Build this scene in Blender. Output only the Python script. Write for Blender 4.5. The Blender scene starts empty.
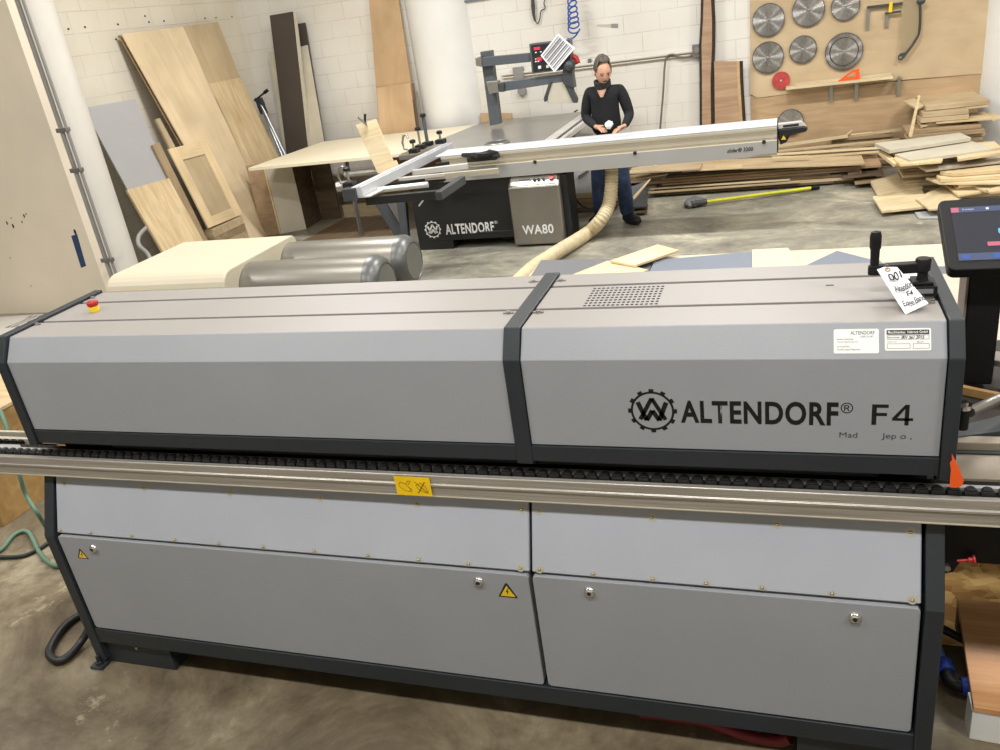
import bpy, bmesh, math, random
from mathutils import Vector, Matrix
random.seed(7)
R = math.radians
scene = bpy.context.scene
COL = scene.collection

# ------------------------------------------------------------------ camera
FPX, EYE = 825.5, Vector((0, 0, 2.2))
PITCH, ROLL, YAW = 0.41296, 0.15034, 0.36466
def cam_axes():
    c, s = math.cos, math.sin
    f0 = Vector((-s(YAW), c(YAW), 0)); r0 = Vector((c(YAW), s(YAW), 0)); u = Vector((0, 0, 1))
    f = f0 * c(PITCH) - u * s(PITCH); d = -(u * c(PITCH) + f0 * s(PITCH))
    return r0 * c(ROLL) + d * s(ROLL), -r0 * s(ROLL) + d * c(ROLL), f
AX, AY, AZ = cam_axes()
cam = bpy.data.cameras.new('camera'); co = bpy.data.objects.new('camera', cam); COL.objects.link(co)
m = Matrix((AX, -AY, -AZ)).transposed().to_4x4(); m.translation = EYE
co.matrix_world = m; cam.sensor_width = 36; cam.lens = FPX / 1000 * 36; cam.clip_start = .05
scene.camera = co
def _ray(x, y): return AX * (x - 500) + AY * (y - 375) + AZ * FPX
# survey helpers: where a sight line meets a plane of the room
def at_x(x, y, X): d = _ray(x, y); return EYE + d * ((X - EYE.x) / d.x)
def at_y(x, y, Y): d = _ray(x, y); return EYE + d * ((Y - EYE.y) / d.y)
def at_z(x, y, Z): d = _ray(x, y); return EYE + d * ((Z - EYE.z) / d.z)

# ------------------------------------------------------------------ materials
def lin(c):
    c /= 255.0
    return c / 12.92 if c <= .04045 else ((c + .055) / 1.055) ** 2.4
def rgb(r, g, b): return (lin(r), lin(g), lin(b), 1)
MATS = {}
def base_mat(name, rough=.5, metal=0.0, spec=.5):
    m = bpy.data.materials.new(name); m.use_nodes = True
    b = m.node_tree.nodes['Principled BSDF']
    b.inputs['Roughness'].default_value = rough; b.inputs['Metallic'].default_value = metal
    b.inputs['Specular IOR Level'].default_value = spec
    MATS[name] = m
    return m, m.node_tree.nodes, m.node_tree.links, b
def ramp(n, stops):
    r = n.new('ShaderNodeValToRGB'); e = r.color_ramp.elements
    while len(e) < len(stops): e.new(.5)
    for i, (p, c) in enumerate(stops): e[i].position = p; e[i].color = c
    return r
def mix(n, l, fac, a, b, mode='MIX'):
    k = n.new('ShaderNodeMix'); k.data_type = 'RGBA'; k.blend_type = mode
    if isinstance(fac, float): k.inputs[0].default_value = fac
    else: l.new(fac, k.inputs[0])
    for i, v in ((6, a), (7, b)):
        if isinstance(v, tuple): k.inputs[i].default_value = v
        else: l.new(v, k.inputs[i])
    return k.outputs[2]
def noise(n, l, vec, scale, detail=4, rough=.55, dist=0.0):
    t = n.new('ShaderNodeTexNoise'); t.inputs['Scale'].default_value = scale
    t.inputs['Detail'].default_value = detail; t.inputs['Roughness'].default_value = rough
    t.inputs['Distortion'].default_value = dist
    if vec is not None: l.new(vec, t.inputs['Vector'])
    return t
def mapped(n, l, sock, sc=(1, 1, 1), loc=(0, 0, 0), rot=(0, 0, 0)):
    mp = n.new('ShaderNodeMapping'); l.new(sock, mp.inputs[0])
    mp.inputs['Scale'].default_value = sc; mp.inputs['Location'].default_value = loc; mp.inputs['Rotation'].default_value = rot
    return mp.outputs[0]
def plain(name, col, rough=.5, metal=0.0, var=.06, scale=6.0, bump=0.0, spec=.5):
    m, n, l, b = base_mat(name, rough, metal, spec)
    tc = n.new('ShaderNodeTexCoord')
    t = noise(n, l, tc.outputs['Object'], scale, 4)
    c = rgb(*col); d = tuple(x * (1 - var * 2) for x in c[:3]) + (1,); u = tuple(min(1, x * (1 + var)) for x in c[:3]) + (1,)
    r = ramp(n, [(.3, d), (.7, u)]); l.new(t.outputs[0], r.inputs[0]); l.new(r.outputs[0], b.inputs['Base Color'])
    if bump:
        bp = n.new('ShaderNodeBump'); bp.inputs['Strength'].default_value = bump; bp.inputs['Distance'].default_value = .002
        t2 = noise(n, l, tc.outputs['Object'], 180, 2); l.new(t2.outputs[0], bp.inputs['Height']); l.new(bp.outputs[0], b.inputs['Normal'])
    return m
def wood(name, light, dark, rough=.55, stretch=14, scale=1.6, contrast=(.35, .7), dist=1.2):
    m, n, l, b = base_mat(name, rough)
    tc = n.new('ShaderNodeTexCoord'); oi = n.new('ShaderNodeObjectInfo')
    ad = n.new('ShaderNodeVectorMath'); ad.operation = 'ADD'
    ml = n.new('ShaderNodeVectorMath'); ml.operation = 'SCALE'; ml.inputs[0].default_value = (7, 13, 5)
    l.new(oi.outputs['Random'], ml.inputs['Scale']); l.new(tc.outputs['Object'], ad.inputs[0]); l.new(ml.outputs[0], ad.inputs[1])
    v = mapped(n, l, ad.outputs[0], (1, stretch, stretch))
    t = noise(n, l, v, scale, 5, .6, dist)
    r = ramp(n, [(contrast[0], rgb(*dark)), (contrast[1], rgb(*light))]); l.new(t.outputs[0], r.inputs[0])
    v2 = mapped(n, l, ad.outputs[0], (1.5, 1.5, 1.5)); t2 = noise(n, l, v2, 1.2, 2)
    r2 = ramp(n, [(.3, (.82, .8, .76, 1)), (.7, (1.06, 1.05, 1.04, 1))]); l.new(t2.outputs[0], r2.inputs[0])
    c = mix(n, l, 1.0, r.outputs[0], r2.outputs[0], 'MULTIPLY')
    # a little board to board tone
    hv = n.new('ShaderNodeHueSaturation'); mr = n.new('ShaderNodeMapRange')
    l.new(oi.outputs['Random'], mr.inputs[0]); mr.inputs[3].default_value = .86; mr.inputs[4].default_value = 1.08
    l.new(mr.outputs[0], hv.inputs['Value']); l.new(c, hv.inputs['Color']); l.new(hv.outputs[0], b.inputs['Base Color'])
    return m
# machine paints
plain('paint_grey', (146, 149, 154), .42, 0, .02, 3, .15)
plain('paint_grey_lit', (160, 164, 172), .4, 0, .025, 3, .1)  # door grey, with the light on the upward slope put into the colour
plain('paint_top_glare', (142, 137, 133), .45, 0, .02, 3, .1)  # same grey, colour darkened to offset top light, warmed for glare and dust
plain('paint_dark', (36, 42, 47), .45, 0, .05, 5, .1)
plain('black_plastic', (15, 15, 16), .55, 0, .05, 6, 0, .3)
plain('rubber', (14, 14, 15), .5, 0, .08)
plain('dark_void', (16, 17, 18), .8, 0, .05)
plain('plate_greige', (146, 136, 120), .45, .2)
plain('sheet_cream', (232, 222, 196), .5, 0, .03, 1.2)
plain('conduit_grey', (146, 143, 140), .45, .15)
plain('sheet_offwhite', (186, 178, 162), .55)
plain('mdf_greige', (182, 172, 154), .6)
plain('maroon', (112, 26, 32), .6)
plain('groove_grey', (104, 106, 114), .5)
plain('bed_brown', (44, 37, 30), .7, 0, .2, 8)
plain('mid_dark', (62, 64, 67), .5, 0, .05)
plain('chrome', (225, 225, 225), .15, 1.0, .02)
plain('zinc', (170, 168, 162), .35, .9, .04)
plain('screw_ring', (178, 172, 150), .5, .3, .04)
plain('letter_black', (12, 12, 13), .4, 0, .02)
plain('letter_faded', (70, 70, 72), .5, 0, .1)
plain('letter_grey', (120, 120, 122), .5, 0, .05)
plain('white_print', (225, 226, 224), .5, 0, .02)
plain('label_white', (226, 226, 222), .4, 0, .02)
plain('label_green', (60, 96, 88), .5, 0, .02)
plain('paper', (232, 232, 236), .7, 0, .03)
plain('ink', (25, 25, 32), .6)
plain('yellow_vinyl', (238, 196, 20), .4, 0, .05, 30)
plain('warning_yellow', (225, 190, 30), .4)
plain('sign_ink', (110, 84, 14), .5)
plain('stop_red', (165, 25, 22), .35)
plain('stop_yellow', (236, 200, 40), .35)
plain('orange', (240, 92, 30), .5, 0, .06)
plain('red', (170, 40, 38), .45)
plain('red_disc', (186, 70, 68), .45, 0, .15, 20)
plain('blue_plastic', (34, 62, 150), .35)
plain('blue_pale', (70, 120, 190), .35)
plain('blue_tape', (40, 60, 98), .6)
plain('green_hose', (96, 128, 108), .5)
plain('dark_hose', (38, 44, 42), .5)
plain('cream', (196, 188, 166), .42, 0, .02, 2)
plain('steel_drum', (150, 146, 138), .34, .75, .06, 2)
plain('cast_cap', (104, 105, 104), .38, .55, .06, 8)
plain('cast_cap_face', (112, 113, 108), .5, .3, .05)
plain('column_white', (208, 204, 196), .7, 0, .05, 1.5, .2)
plain('column_cool', (226, 225, 222), .7, 0, .03, 1.5, .2)
plain('drywall_beige', (220, 209, 190), .75, 0, .05, .8)
plain('ceiling_white', (225, 222, 214), .9)
plain('galvanised', (140, 138, 140), .4, .7, .08)
plain('grey_box', (140, 138, 136), .6)
plain('cable_grey', (120, 108, 100), .6)
plain('melamine_grey', (165, 165, 166), .55, 0, .03, 1.5)
plain('sheet_grey', (104, 106, 110), .5, 0, .05, 2)
plain('sheet_blue', (112, 119, 132), .45, 0, .03, 2)
plain('melamine_white', (192, 184, 164), .55, 0, .03, 1.2)
plain('board_white', (196, 189, 171), .6, 0, .06, 3)
plain('dark_brown_board', (70, 62, 56), .6, 0, .06, 2)
plain('steel_table', (168, 166, 162), .3, .75, .05, 1.5)
plain('alu_light', (212, 210, 206), .38, .35, .03, 2)
plain('alu_white', (204, 207, 213), .4, .2, .03, 2)
plain('alu_beige', (196, 188, 170), .4, .35, .03, 2)
plain('slider_grey', (158, 157, 154), .5, 0, .03, 2)
plain('saw_black', (24, 26, 28), .45)
plain('arm_grey', (86, 92, 98), .45, .2, .05)
plain('guard_dark', (60, 64, 66), .45)
plain('dust_hose_tan', (200, 184, 150), .65, 0, .08, 10)
plain('blade_red_glow', (200, 40, 60), .5)
plain('mop_yellow', (205, 205, 50), .45)
plain('mop_grey', (120, 120, 124), .9, 0, .2, 40)
plain('clamp_bar', (190, 192, 194), .35, .6)
plain('air_hose_blue', (36, 84, 168), .4)
plain('plastic_clear_tan', (188, 182, 166), .25, 0, .05)
plain('skin', (196, 150, 124), .55, 0, .06, 25)
plain('hair_grey', (92, 84, 76), .8, 0, .4, 60)
plain('sweater_black', (22, 23, 27), .9, 0, .15, 40)
plain('scarf_dark', (48, 46, 46), .9, 0, .3, 60)
plain('jeans', (46, 62, 92), .9, 0, .25, 14)
plain('shoe', (24, 25, 28), .6)
plain('osb_dummy', (190, 150, 86), .7)
# woods
wood('ply_tan', (224, 205, 172), (214, 194, 160), .5, 10, 1.2)
wood('ply_dark_tan', (196, 178, 146), (184, 164, 132), .5, 6, 1.0)  # darker tan ply for the stack's top piece and the door panel
wood('ply_figured', (226, 206, 168), (206, 180, 140), .5, 7, 1.6, (.36, .64), 1.6)
wood('pine_pale', (230, 212, 174), (212, 188, 146), .5, 12, 1.5)
wood('birch_pale', (226, 212, 180), (206, 188, 150), .5, 12, 1.5)
wood('maple_frame', (228, 208, 170), (216, 192, 152), .5, 14, 1.5)
wood('brown_panel', (176, 150, 118), (154, 126, 96), .6, 10, 1.4)
wood('brown_dark', (122, 103, 80), (94, 79, 60), .6, 10, 1.4)
wood('cardboard', (202, 174, 138), (192, 160, 122), .8, 3, 1.0)
wood('walnut', (186, 158, 130), (158, 128, 102), .6, 9, 1.0, (.3, .7), 2)
wood('walnut_sap', (206, 178, 136), (186, 154, 112), .55, 14, 1.6)
wood('bark', (70, 56, 46), (40, 32, 28), .9, 4, 10)
wood('pile_tan', (204, 186, 154), (178, 156, 122), .55, 14, 1.5)
wood('pile_brown', (168, 148, 118), (138, 116, 88), .6, 12, 1.5)
wood('pile_dark', (120, 102, 80), (84, 70, 56), .7, 10, 1.5)
wood('oak_veneer', (218, 170, 122), (198, 142, 94), .45, 16, 1.3, (.3, .72), 2)
wood('peg_ply', (204, 184, 152), (190, 168, 134), .55, 3, 1.0)
wood('peg_ply_low', (200, 174, 138), (182, 152, 116), .55, 9, 1.3, (.3, .7), 2.0)
wood('crate_ply', (186, 152, 98), (160, 126, 76), .6, 8, 1.3)

def alu_brushed():
    m, n, l, b = base_mat('alu_brushed', .38, .55)
    tc = n.new('ShaderNodeTexCoord'); v = mapped(n, l, tc.outputs['Object'], (3, 260, 260))
    t = noise(n, l, v, 1, 3); r = ramp(n, [(.3, rgb(150, 146, 139)), (.7, rgb(190, 185, 176))]); l.new(t.outputs[0], r.inputs[0])
    l.new(r.outputs[0], b.inputs['Base Color'])
alu_brushed()
def glass():
    m, n, l, b = base_mat('clear_plastic', .1); b.inputs['Base Color'].default_value = rgb(225, 215, 190)
    b.inputs['Transmission Weight'].default_value = .75; b.inputs['Roughness'].default_value = .25; b.inputs['Alpha'].default_value = .55
glass()
def emis(name, col, s):
    m, n, l, b = base_mat(name, .5, 0, .15); b.inputs['Base Color'].default_value = (.02, .02, .025, 1)
    b.inputs['Emission Color'].default_value = rgb(*col); b.inputs['Emission Strength'].default_value = s
emis('screen_dark', (40, 44, 54), .55); emis('screen_bar', (78, 92, 124), .8); emis('screen_blue', (52, 90, 170), 1.0)
emis('screen_white', (225, 232, 245), .9); emis('screen_pink', (214, 110, 130), .9); emis('led_red', (235, 40, 70), 1.2); emis('screen_cyan', (110, 190, 225), 1.0)

def saw_steel():
    m, n, l, b = base_mat('saw_steel', .23, .92)
    tc = n.new('ShaderNodeTexCoord')
    v = mapped(n, l, tc.outputs['Object'], (1, 1, 1)); t = noise(n, l, v, 30, 3)
    r = ramp(n, [(.3, rgb(168, 166, 164)), (.7, rgb(196, 194, 192))]); l.new(t.outputs[0], r.inputs[0]); l.new(r.outputs[0], b.inputs['Base Color'])
    b.inputs['Anisotropic'].default_value = .97
    tg = n.new('ShaderNodeTangent'); tg.direction_type = 'RADIAL'; tg.axis = 'Z'; l.new(tg.outputs[0], b.inputs['Tangent'])
saw_steel()
def block_wall(name, side, tint=(222, 216, 204)):
    m, n, l, b = base_mat(name, .75)
    g = n.new('ShaderNodeNewGeometry'); sp = n.new('ShaderNodeSeparateXYZ'); cb = n.new('ShaderNodeCombineXYZ')
    l.new(g.outputs['Position'], sp.inputs[0])
    l.new(sp.outputs[0 if side == 'back' else 1], cb.inputs[0]); l.new(sp.outputs[2], cb.inputs[1])
    v = mapped(n, l, cb.outputs[0], (1, 1, 1), (.12, -.049 + .21, 0))
    br = n.new('ShaderNodeTexBrick'); l.new(v, br.inputs[0])
    br.inputs['Scale'].default_value = 1; br.inputs['Brick Width'].default_value = .42; br.inputs['Row Height'].default_value = .21
    br.inputs['Mortar Size'].default_value = .0045; br.inputs['Mortar Smooth'].default_value = .6
    br.inputs['Color1'].default_value = rgb(*tint); br.inputs['Color2'].default_value = tuple(x * .97 for x in rgb(*tint)[:3]) + (1,)
    br.inputs['Mortar'].default_value = rgb(196, 188, 172)
    # joints come and go under the thick paint
    t0 = noise(n, l, g.outputs['Position'], 1.7, 3); r0 = ramp(n, [(.35, (.25, .25, .25, 1)), (.6, (1, 1, 1, 1))]); l.new(t0.outputs[0], r0.inputs[0])
    c = mix(n, l, r0.outputs[0], rgb(*tint), br.outputs[0])
    t = noise(n, l, g.outputs['Position'], 1.1, 5); r = ramp(n, [(.3, (.88, .85, .79, 1)), (.62, (1, 1, 1, 1))]); l.new(t.outputs[0], r.inputs[0])
    c = mix(n, l, .8, c, r.outputs[0], 'MULTIPLY')
    l.new(c, b.inputs['Base Color'])
    bp = n.new('ShaderNodeBump'); bp.inputs['Strength'].default_value = .35; bp.inputs['Distance'].default_value = .004; bp.invert = True
    t2 = noise(n, l, g.outputs['Position'], 45, 3)
    ma = n.new('ShaderNodeMath'); ma.operation = 'MULTIPLY_ADD'; l.new(t2.outputs[0], ma.inputs[0]); ma.inputs[1].default_value = .25; l.new(br.outputs['Fac'], ma.inputs[2])
    l.new(ma.outputs[0], bp.inputs['Height']); l.new(bp.outputs[0], b.inputs['Normal'])
block_wall('blocks_back', 'back', (226, 223, 216)); block_wall('blocks_left', 'left', (224, 218, 204))
def concrete():
    m, n, l, b = base_mat('concrete', .5)
    g = n.new('ShaderNodeNewGeometry'); P = g.outputs['Position']
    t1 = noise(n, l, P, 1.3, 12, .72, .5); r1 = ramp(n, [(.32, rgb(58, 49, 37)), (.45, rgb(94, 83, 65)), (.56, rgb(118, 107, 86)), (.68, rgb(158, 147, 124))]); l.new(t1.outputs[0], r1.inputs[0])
    # base tone turns paler and greyer further into the shop
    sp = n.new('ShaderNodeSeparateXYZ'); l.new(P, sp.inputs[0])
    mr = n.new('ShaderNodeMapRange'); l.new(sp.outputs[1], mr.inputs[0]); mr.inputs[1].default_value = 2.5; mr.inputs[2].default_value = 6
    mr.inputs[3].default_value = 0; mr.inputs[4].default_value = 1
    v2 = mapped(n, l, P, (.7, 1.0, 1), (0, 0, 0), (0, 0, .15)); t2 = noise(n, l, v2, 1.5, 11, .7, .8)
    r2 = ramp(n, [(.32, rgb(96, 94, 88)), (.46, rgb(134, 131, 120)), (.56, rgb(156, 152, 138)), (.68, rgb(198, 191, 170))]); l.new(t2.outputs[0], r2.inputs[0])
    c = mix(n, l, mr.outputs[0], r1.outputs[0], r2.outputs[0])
    # worn pale patches and dark scuffs
    t3 = noise(n, l, P, 2.6, 8, .75, .2); r3 = ramp(n, [(.6, (0, 0, 0, 1)), (.68, (1, 1, 1, 1))]); l.new(t3.outputs[0], r3.inputs[0])
    k = n.new('ShaderNodeMath'); k.operation = 'MULTIPLY'; l.new(r3.outputs[0], k.inputs[0]); k.inputs[1].default_value = .55
    c = mix(n, l, k.outputs[0], c, rgb(206, 194, 164))
    t4 = noise(n, l, P, 9, 6, .7); r4 = ramp(n, [(.3, (.78, .77, .74, 1)), (.6, (1.04, 1.04, 1.03, 1))]); l.new(t4.outputs[0], r4.inputs[0])
    c = mix(n, l, 1.0, c, r4.outputs[0], 'MULTIPLY')
    l.new(c, b.inputs['Base Color'])
    rr = ramp(n, [(.3, (.35, .35, .35, 1)), (.7, (.62, .62, .62, 1))]); l.new(t1.outputs[0], rr.inputs[0]); l.new(rr.outputs[0], b.inputs['Roughness'])
    bp = n.new('ShaderNodeBump'); bp.inputs['Strength'].default_value = .12; bp.inputs['Distance'].default_value = .004
    l.new(t4.outputs[0], bp.inputs['Height']); l.new(bp.outputs[0], b.inputs['Normal'])
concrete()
def osb():
    m, n, l, b = base_mat('osb', .7)
    tc = n.new('ShaderNodeTexCoord'); vo = n.new('ShaderNodeTexVoronoi'); v = mapped(n, l, tc.outputs['Object'], (18, 30, 20)); l.new(v, vo.inputs['Vector'])
    vo.inputs['Scale'].default_value = 1.2
    r = ramp(n, [(.1, rgb(226, 190, 122)), (.5, rgb(206, 164, 96)), (.9, rgb(168, 122, 62))])
    sp = n.new('ShaderNodeSeparateColor'); l.new(vo.outputs['Color'], sp.inputs[0]); l.new(sp.outputs[0], r.inputs[0])
    l.new(r.outputs[0], b.inputs['Base Color'])
osb()

# ------------------------------------------------------------------ mesh building
class MB:
    def __init__(s): s.v, s.f, s.sm = [], [], []
    def add(s, vs, fs, smooth=False):
        o = len(s.v); s.v += [Vector(p) for p in vs]
        for f in fs: s.f.append([i + o for i in f]); s.sm.append(smooth)
        return s
    def box(s, x0, x1, y0, y1, z0, z1, M=None):
        vs = [Vector((x, y, z)) for z in (z0, z1) for y in (y0, y1) for x in (x0, x1)]
        if M is not None: vs = [M @ p for p in vs]
        return s.add(vs, [(0, 2, 3, 1), (4, 5, 7, 6), (0, 1, 5, 4), (2, 6, 7, 3), (0, 4, 6, 2), (1, 3, 7, 5)])
    def prism(s, top, vec):
        n = len(top); vec = Vector(vec); a = [Vector(p) for p in top]; b = [p + vec for p in a]
        nrm = sum(((a[i] - a[0]).cross(a[(i + 1) % n] - a[0]) for i in range(n)), Vector())
        if nrm.dot(vec) > 0: a, b = a[::-1], b[::-1]
        return s.add(a + b, [tuple(range(n)), tuple(range(2 * n - 1, n - 1, -1))] + [(i, n + i, n + (i + 1) % n, (i + 1) % n) for i in range(n)])
    def prof_x(s, yz, x0, x1): return s.prism([(x0, y, z) for y, z in yz], (x1 - x0, 0, 0))
    def prof_y(s, xz, y0, y1): return s.prism([(x, y0, z) for x, z in xz], (0, y1 - y0, 0))
    def prof_z(s, xy, z0, z1): return s.prism([(x, y, z0) for x, y in xy], (0, 0, z1 - z0))
    def tube(s, path, r, n=10, cap=True, closed=False):
        path = [Vector(p) for p in path]; k = len(path); rs = r if isinstance(r, (list, tuple)) else [r] * k
        vs, fs = [], []; prev = None
        for i, p in enumerate(path):
            if closed: t = path[(i + 1) % k] - path[i - 1]
            else: t = path[min(i + 1, k - 1)] - path[max(i - 1, 0)]
            t.normalize()
            if prev is None:
                u = t.orthogonal().normalized()
            else:
                u = (prev - t * prev.dot(t)); u = u.normalized() if u.length > 1e-6 else t.orthogonal().normalized()
            prev = u; w = t.cross(u)
            for j in range(n):
                a = 2 * math.pi * j / n; vs.append(p + (u * math.cos(a) + w * math.sin(a)) * rs[i])
        for i in range(k if closed else k - 1):
            i2 = (i + 1) % k
            for j in range(n): fs.append((i * n + j, i * n + (j + 1) % n, i2 * n + (j + 1) % n, i2 * n + j))
        s.add(vs, fs, True)
        if cap and not closed:
            s.add(vs[:n], [tuple(range(n - 1, -1, -1))]); s.add(vs[-n:], [tuple(range(n))])
        return s
    def cyl(s, p0, p1, r0, r1=None, n=20): return s.tube([p0, p1], [r0, r0 if r1 is None else r1], n)
    def lathe(s, prof, center, axis='Z', n=32):
        c = Vector(center); vs, fs = [], []
        for r, h in prof:
            for j in range(n):
                a = 2 * math.pi * j / n; x, y = r * math.cos(a), r * math.sin(a)
                vs.append(c + Vector({'Z': (x, y, h), 'X': (h, x, y), 'Y': (y, h, x)}[axis]))
        k = len(prof)
        for i in range(k - 1):
            for j in range(n): fs.append((i * n + j, i * n + (j + 1) % n, (i + 1) * n + (j + 1) % n, (i + 1) * n + j))
        s.add(vs, fs, True)
        if prof[0][0] > 1e-3: s.add(vs[:n], [tuple(range(n - 1, -1, -1))])
        if prof[-1][0] > 1e-3: s.add(vs[-n:], [tuple(range(n))])
        return s
    def ball(s, c, r, n=12, M=None):
        r = Vector(r) if not isinstance(r, (int, float)) else Vector((r, r, r)); c = Vector(c); vs, fs = [], []
        k = max(4, n // 2)
        for i in range(k + 1):
            th = math.pi * i / k
            for j in range(n):
                a = 2 * math.pi * j / n; p = Vector((math.sin(th) * math.cos(a) * r.x, math.sin(th) * math.sin(a) * r.y, math.cos(th) * r.z))
                vs.append(c + (M @ p if M is not None else p))
        for i in range(k):
            for j in range(n): fs.append((i * n + j, (i + 1) * n + j, (i + 1) * n + (j + 1) % n, i * n + (j + 1) % n))
        return s.add(vs, fs, True)
    def build(s, name, mat, parent=None, bevel=0.0, seg=2, local=False, origin=None):
        """one mesh object; vertices are given in room coordinates unless local"""
        me = bpy.data.meshes.new(name)
        off = Vector()
        if parent is not None and not local: off = wloc(parent)
        org = Vector(origin) if origin is not None else off
        vs = s.v if local else [p - org for p in s.v]
        me.from_pydata([tuple(p) for p in vs], [], s.f)
        me.polygons.foreach_set('use_smooth', s.sm)
        bm = bmesh.new(); bm.from_mesh(me); bmesh.ops.remove_doubles(bm, verts=bm.verts, dist=1e-6)
        bmesh.ops.recalc_face_normals(bm, faces=bm.faces)
        for e in bm.edges:
            if len(e.link_faces) == 2 and e.calc_face_angle(0) > R(50): e.smooth = False
        bm.to_mesh(me); bm.free()
        me.materials.append(MATS[mat])
        o = bpy.data.objects.new(name, me); COL.objects.link(o)
        if parent is not None:
            o.parent = parent
            if not local and origin is not None: o.location = org - off
        elif not local and origin is not None: o.location = org
        if bevel:
            b = o.modifiers.new('edge', 'BEVEL'); b.width = bevel; b.segments = seg; b.limit_method = 'ANGLE'; b.angle_limit = R(28)
        return o
def wloc(o):
    v = Vector(o.location)
    while o.parent is not None: o = o.parent; v = v + o.location
    return v
def tag(o, label, cat, group=None):
    o['label'] = label; o['category'] = cat
    if group: o['group'] = group
    return o
def thing(name, loc, label, cat, group=None, rot=None):
    o = bpy.data.objects.new(name, None); COL.objects.link(o); o.location = loc; o.empty_display_size = .1
    if rot: o.rotation_euler = rot
    return tag(o, label, cat, group)
def struct(o): o['kind'] = 'structure'; return o
def bx(name, x0, x1, y0, y1, z0, z1, mat, parent=None, bevel=0.0):
    return MB().box(x0, x1, y0, y1, z0, z1).build(name, mat, parent, bevel, origin=((x0 + x1) / 2, (y0 + y1) / 2, z0) if parent is None else None)
def plank(name, corners, thick, mat, label=None, cat='board', group=None, parent=None, bevel=.0015, up=None):
    """a board from the corners of one face; thick is measured away from that face. The grain runs along the first edge."""
    c = [Vector(p) for p in corners]; o0 = sum(c, Vector()) / len(c)
    ex = (c[1] - c[0]).normalized(); nz = Vector()
    for i in range(len(c)): nz += (c[i] - o0).cross(c[(i + 1) % len(c)] - o0)
    nz.normalize()
    if up is None: up = Vector((0, 0, 1)) if abs(nz.z) > .3 else Vector((0, -1, 0))
    if nz.dot(Vector(up)) < 0: nz = -nz
    ex = (ex - nz * ex.dot(nz)).normalized(); ey = nz.cross(ex)
    M = Matrix((ex, ey, nz)).transposed().to_4x4(); M.translation = o0; Mi = M.inverted()
    lc = [Mi @ p for p in c]; lc = [Vector((p.x, p.y, 0)) for p in lc]
    o = MB().prism(lc, (0, 0, -thick)).build(name, mat, None, bevel, 1, local=True)
    o.matrix_world = M
    if parent is not None:
        M2 = M.copy(); M2.translation = o0 - wloc(parent); o.parent = parent; o.matrix_parent_inverse = Matrix(); o.matrix_basis = M2
    if label: tag(o, label, cat, group)
    return o
def text(name, s, u0, u1, v0, v1, mat, parent, plane, bold=0.0, shear=0.0, hand=False, depth=.0006):
    """lettering that fills the rectangle from corner u0,v0; plane = (origin, u axis, v axis, normal)"""
    cu = bpy.data.curves.new(name, 'FONT'); cu.body = s; cu.size = 1; cu.offset = bold; cu.shear = shear; cu.extrude = .0; cu.resolution_u = 4; cu.space_character = 1.0 + bold * 3
    if hand: cu.space_character = .9
    tmp = bpy.data.objects.new('tmp_' + name, cu); COL.objects.link(tmp)
    dg = bpy.context.evaluated_depsgraph_get(); dg.update()
    me = bpy.data.meshes.new_from_object(tmp.evaluated_get(dg)); bpy.data.objects.remove(tmp, do_unlink=True)
    xs = [v.co.x for v in me.vertices]; ys = [v.co.y for v in me.vertices]
    O, U, V, N = [Vector(a) for a in plane]; off = wloc(parent)
    ax, bx_ = min(xs), max(xs); ay, by = min(ys), max(ys)
    rr = random.Random(len(s))
    for v in me.vertices:
        a = (v.co.x - ax) / (bx_ - ax); b = (v.co.y - ay) / (by - ay)
        if hand: b += .09 * math.sin(a * 9 + 1)
        v.co = O + U * (u0 + a * (u1 - u0)) + V * (v0 + b * (v1 - v0)) + N * depth - off
    me.materials.clear(); me.materials.append(MATS[mat]); me.name = name
    o = bpy.data.objects.new(name, me); COL.objects.link(o); o.parent = parent
    return o
def emblem(name, cx, cz, r, mat, parent, plane_y, y_sign=-1):
    """gear ring with the crossed W and A inside"""
    b = MB(); y = plane_y + y_sign * .0006; n = 72
    def flat(poly): b.add([(cx + p[0] * r, y, cz + p[1] * r) for p in poly], [tuple(range(len(poly)))])
    for j in range(n):
        a0, a1 = 2 * math.pi * j / n, 2 * math.pi * (j + 1) / n
        flat([(math.cos(a0) * .80, math.sin(a0) * .80), (math.cos(a0) * .89, math.sin(a0) * .89), (math.cos(a1) * .89, math.sin(a1) * .89), (math.cos(a1) * .80, math.sin(a1) * .80)])
    for j in range(12):
        a = 2 * math.pi * j / 12; c, s_ = math.cos(a), math.sin(a); w = .10
        flat([(c * .88 - s_ * w, s_ * .88 + c * w), (c * 1.0 - s_ * w, s_ * 1.0 + c * w), (c * 1.0 + s_ * w, s_ * 1.0 - c * w), (c * .88 + s_ * w, s_ * .88 - c * w)])
    def stroke(pts, w):
        for (x0, z0), (x1, z1) in zip(pts, pts[1:]):
            d = Vector((x1 - x0, z1 - z0)).normalized(); q = Vector((-d.y, d.x)) * w
            flat([(x0 + q.x, z0 + q.y), (x1 + q.x, z1 + q.y), (x1 - q.x, z1 - q.y), (x0 - q.x, z0 - q.y)])
    stroke([(-.58, .40), (-.26, -.44), (0, .02), (.26, -.44), (.58, .40)], .095)
    stroke([(-.52, -.40), (0, .58), (.52, -.40)], .085)
    o = b.build(name, mat, parent)
    return o
def dup(o, parent=None):
    c = o.copy(); COL.objects.link(c); c.parent = parent
    for ch in list(o.children): dup(ch, c)
    return c
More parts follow.
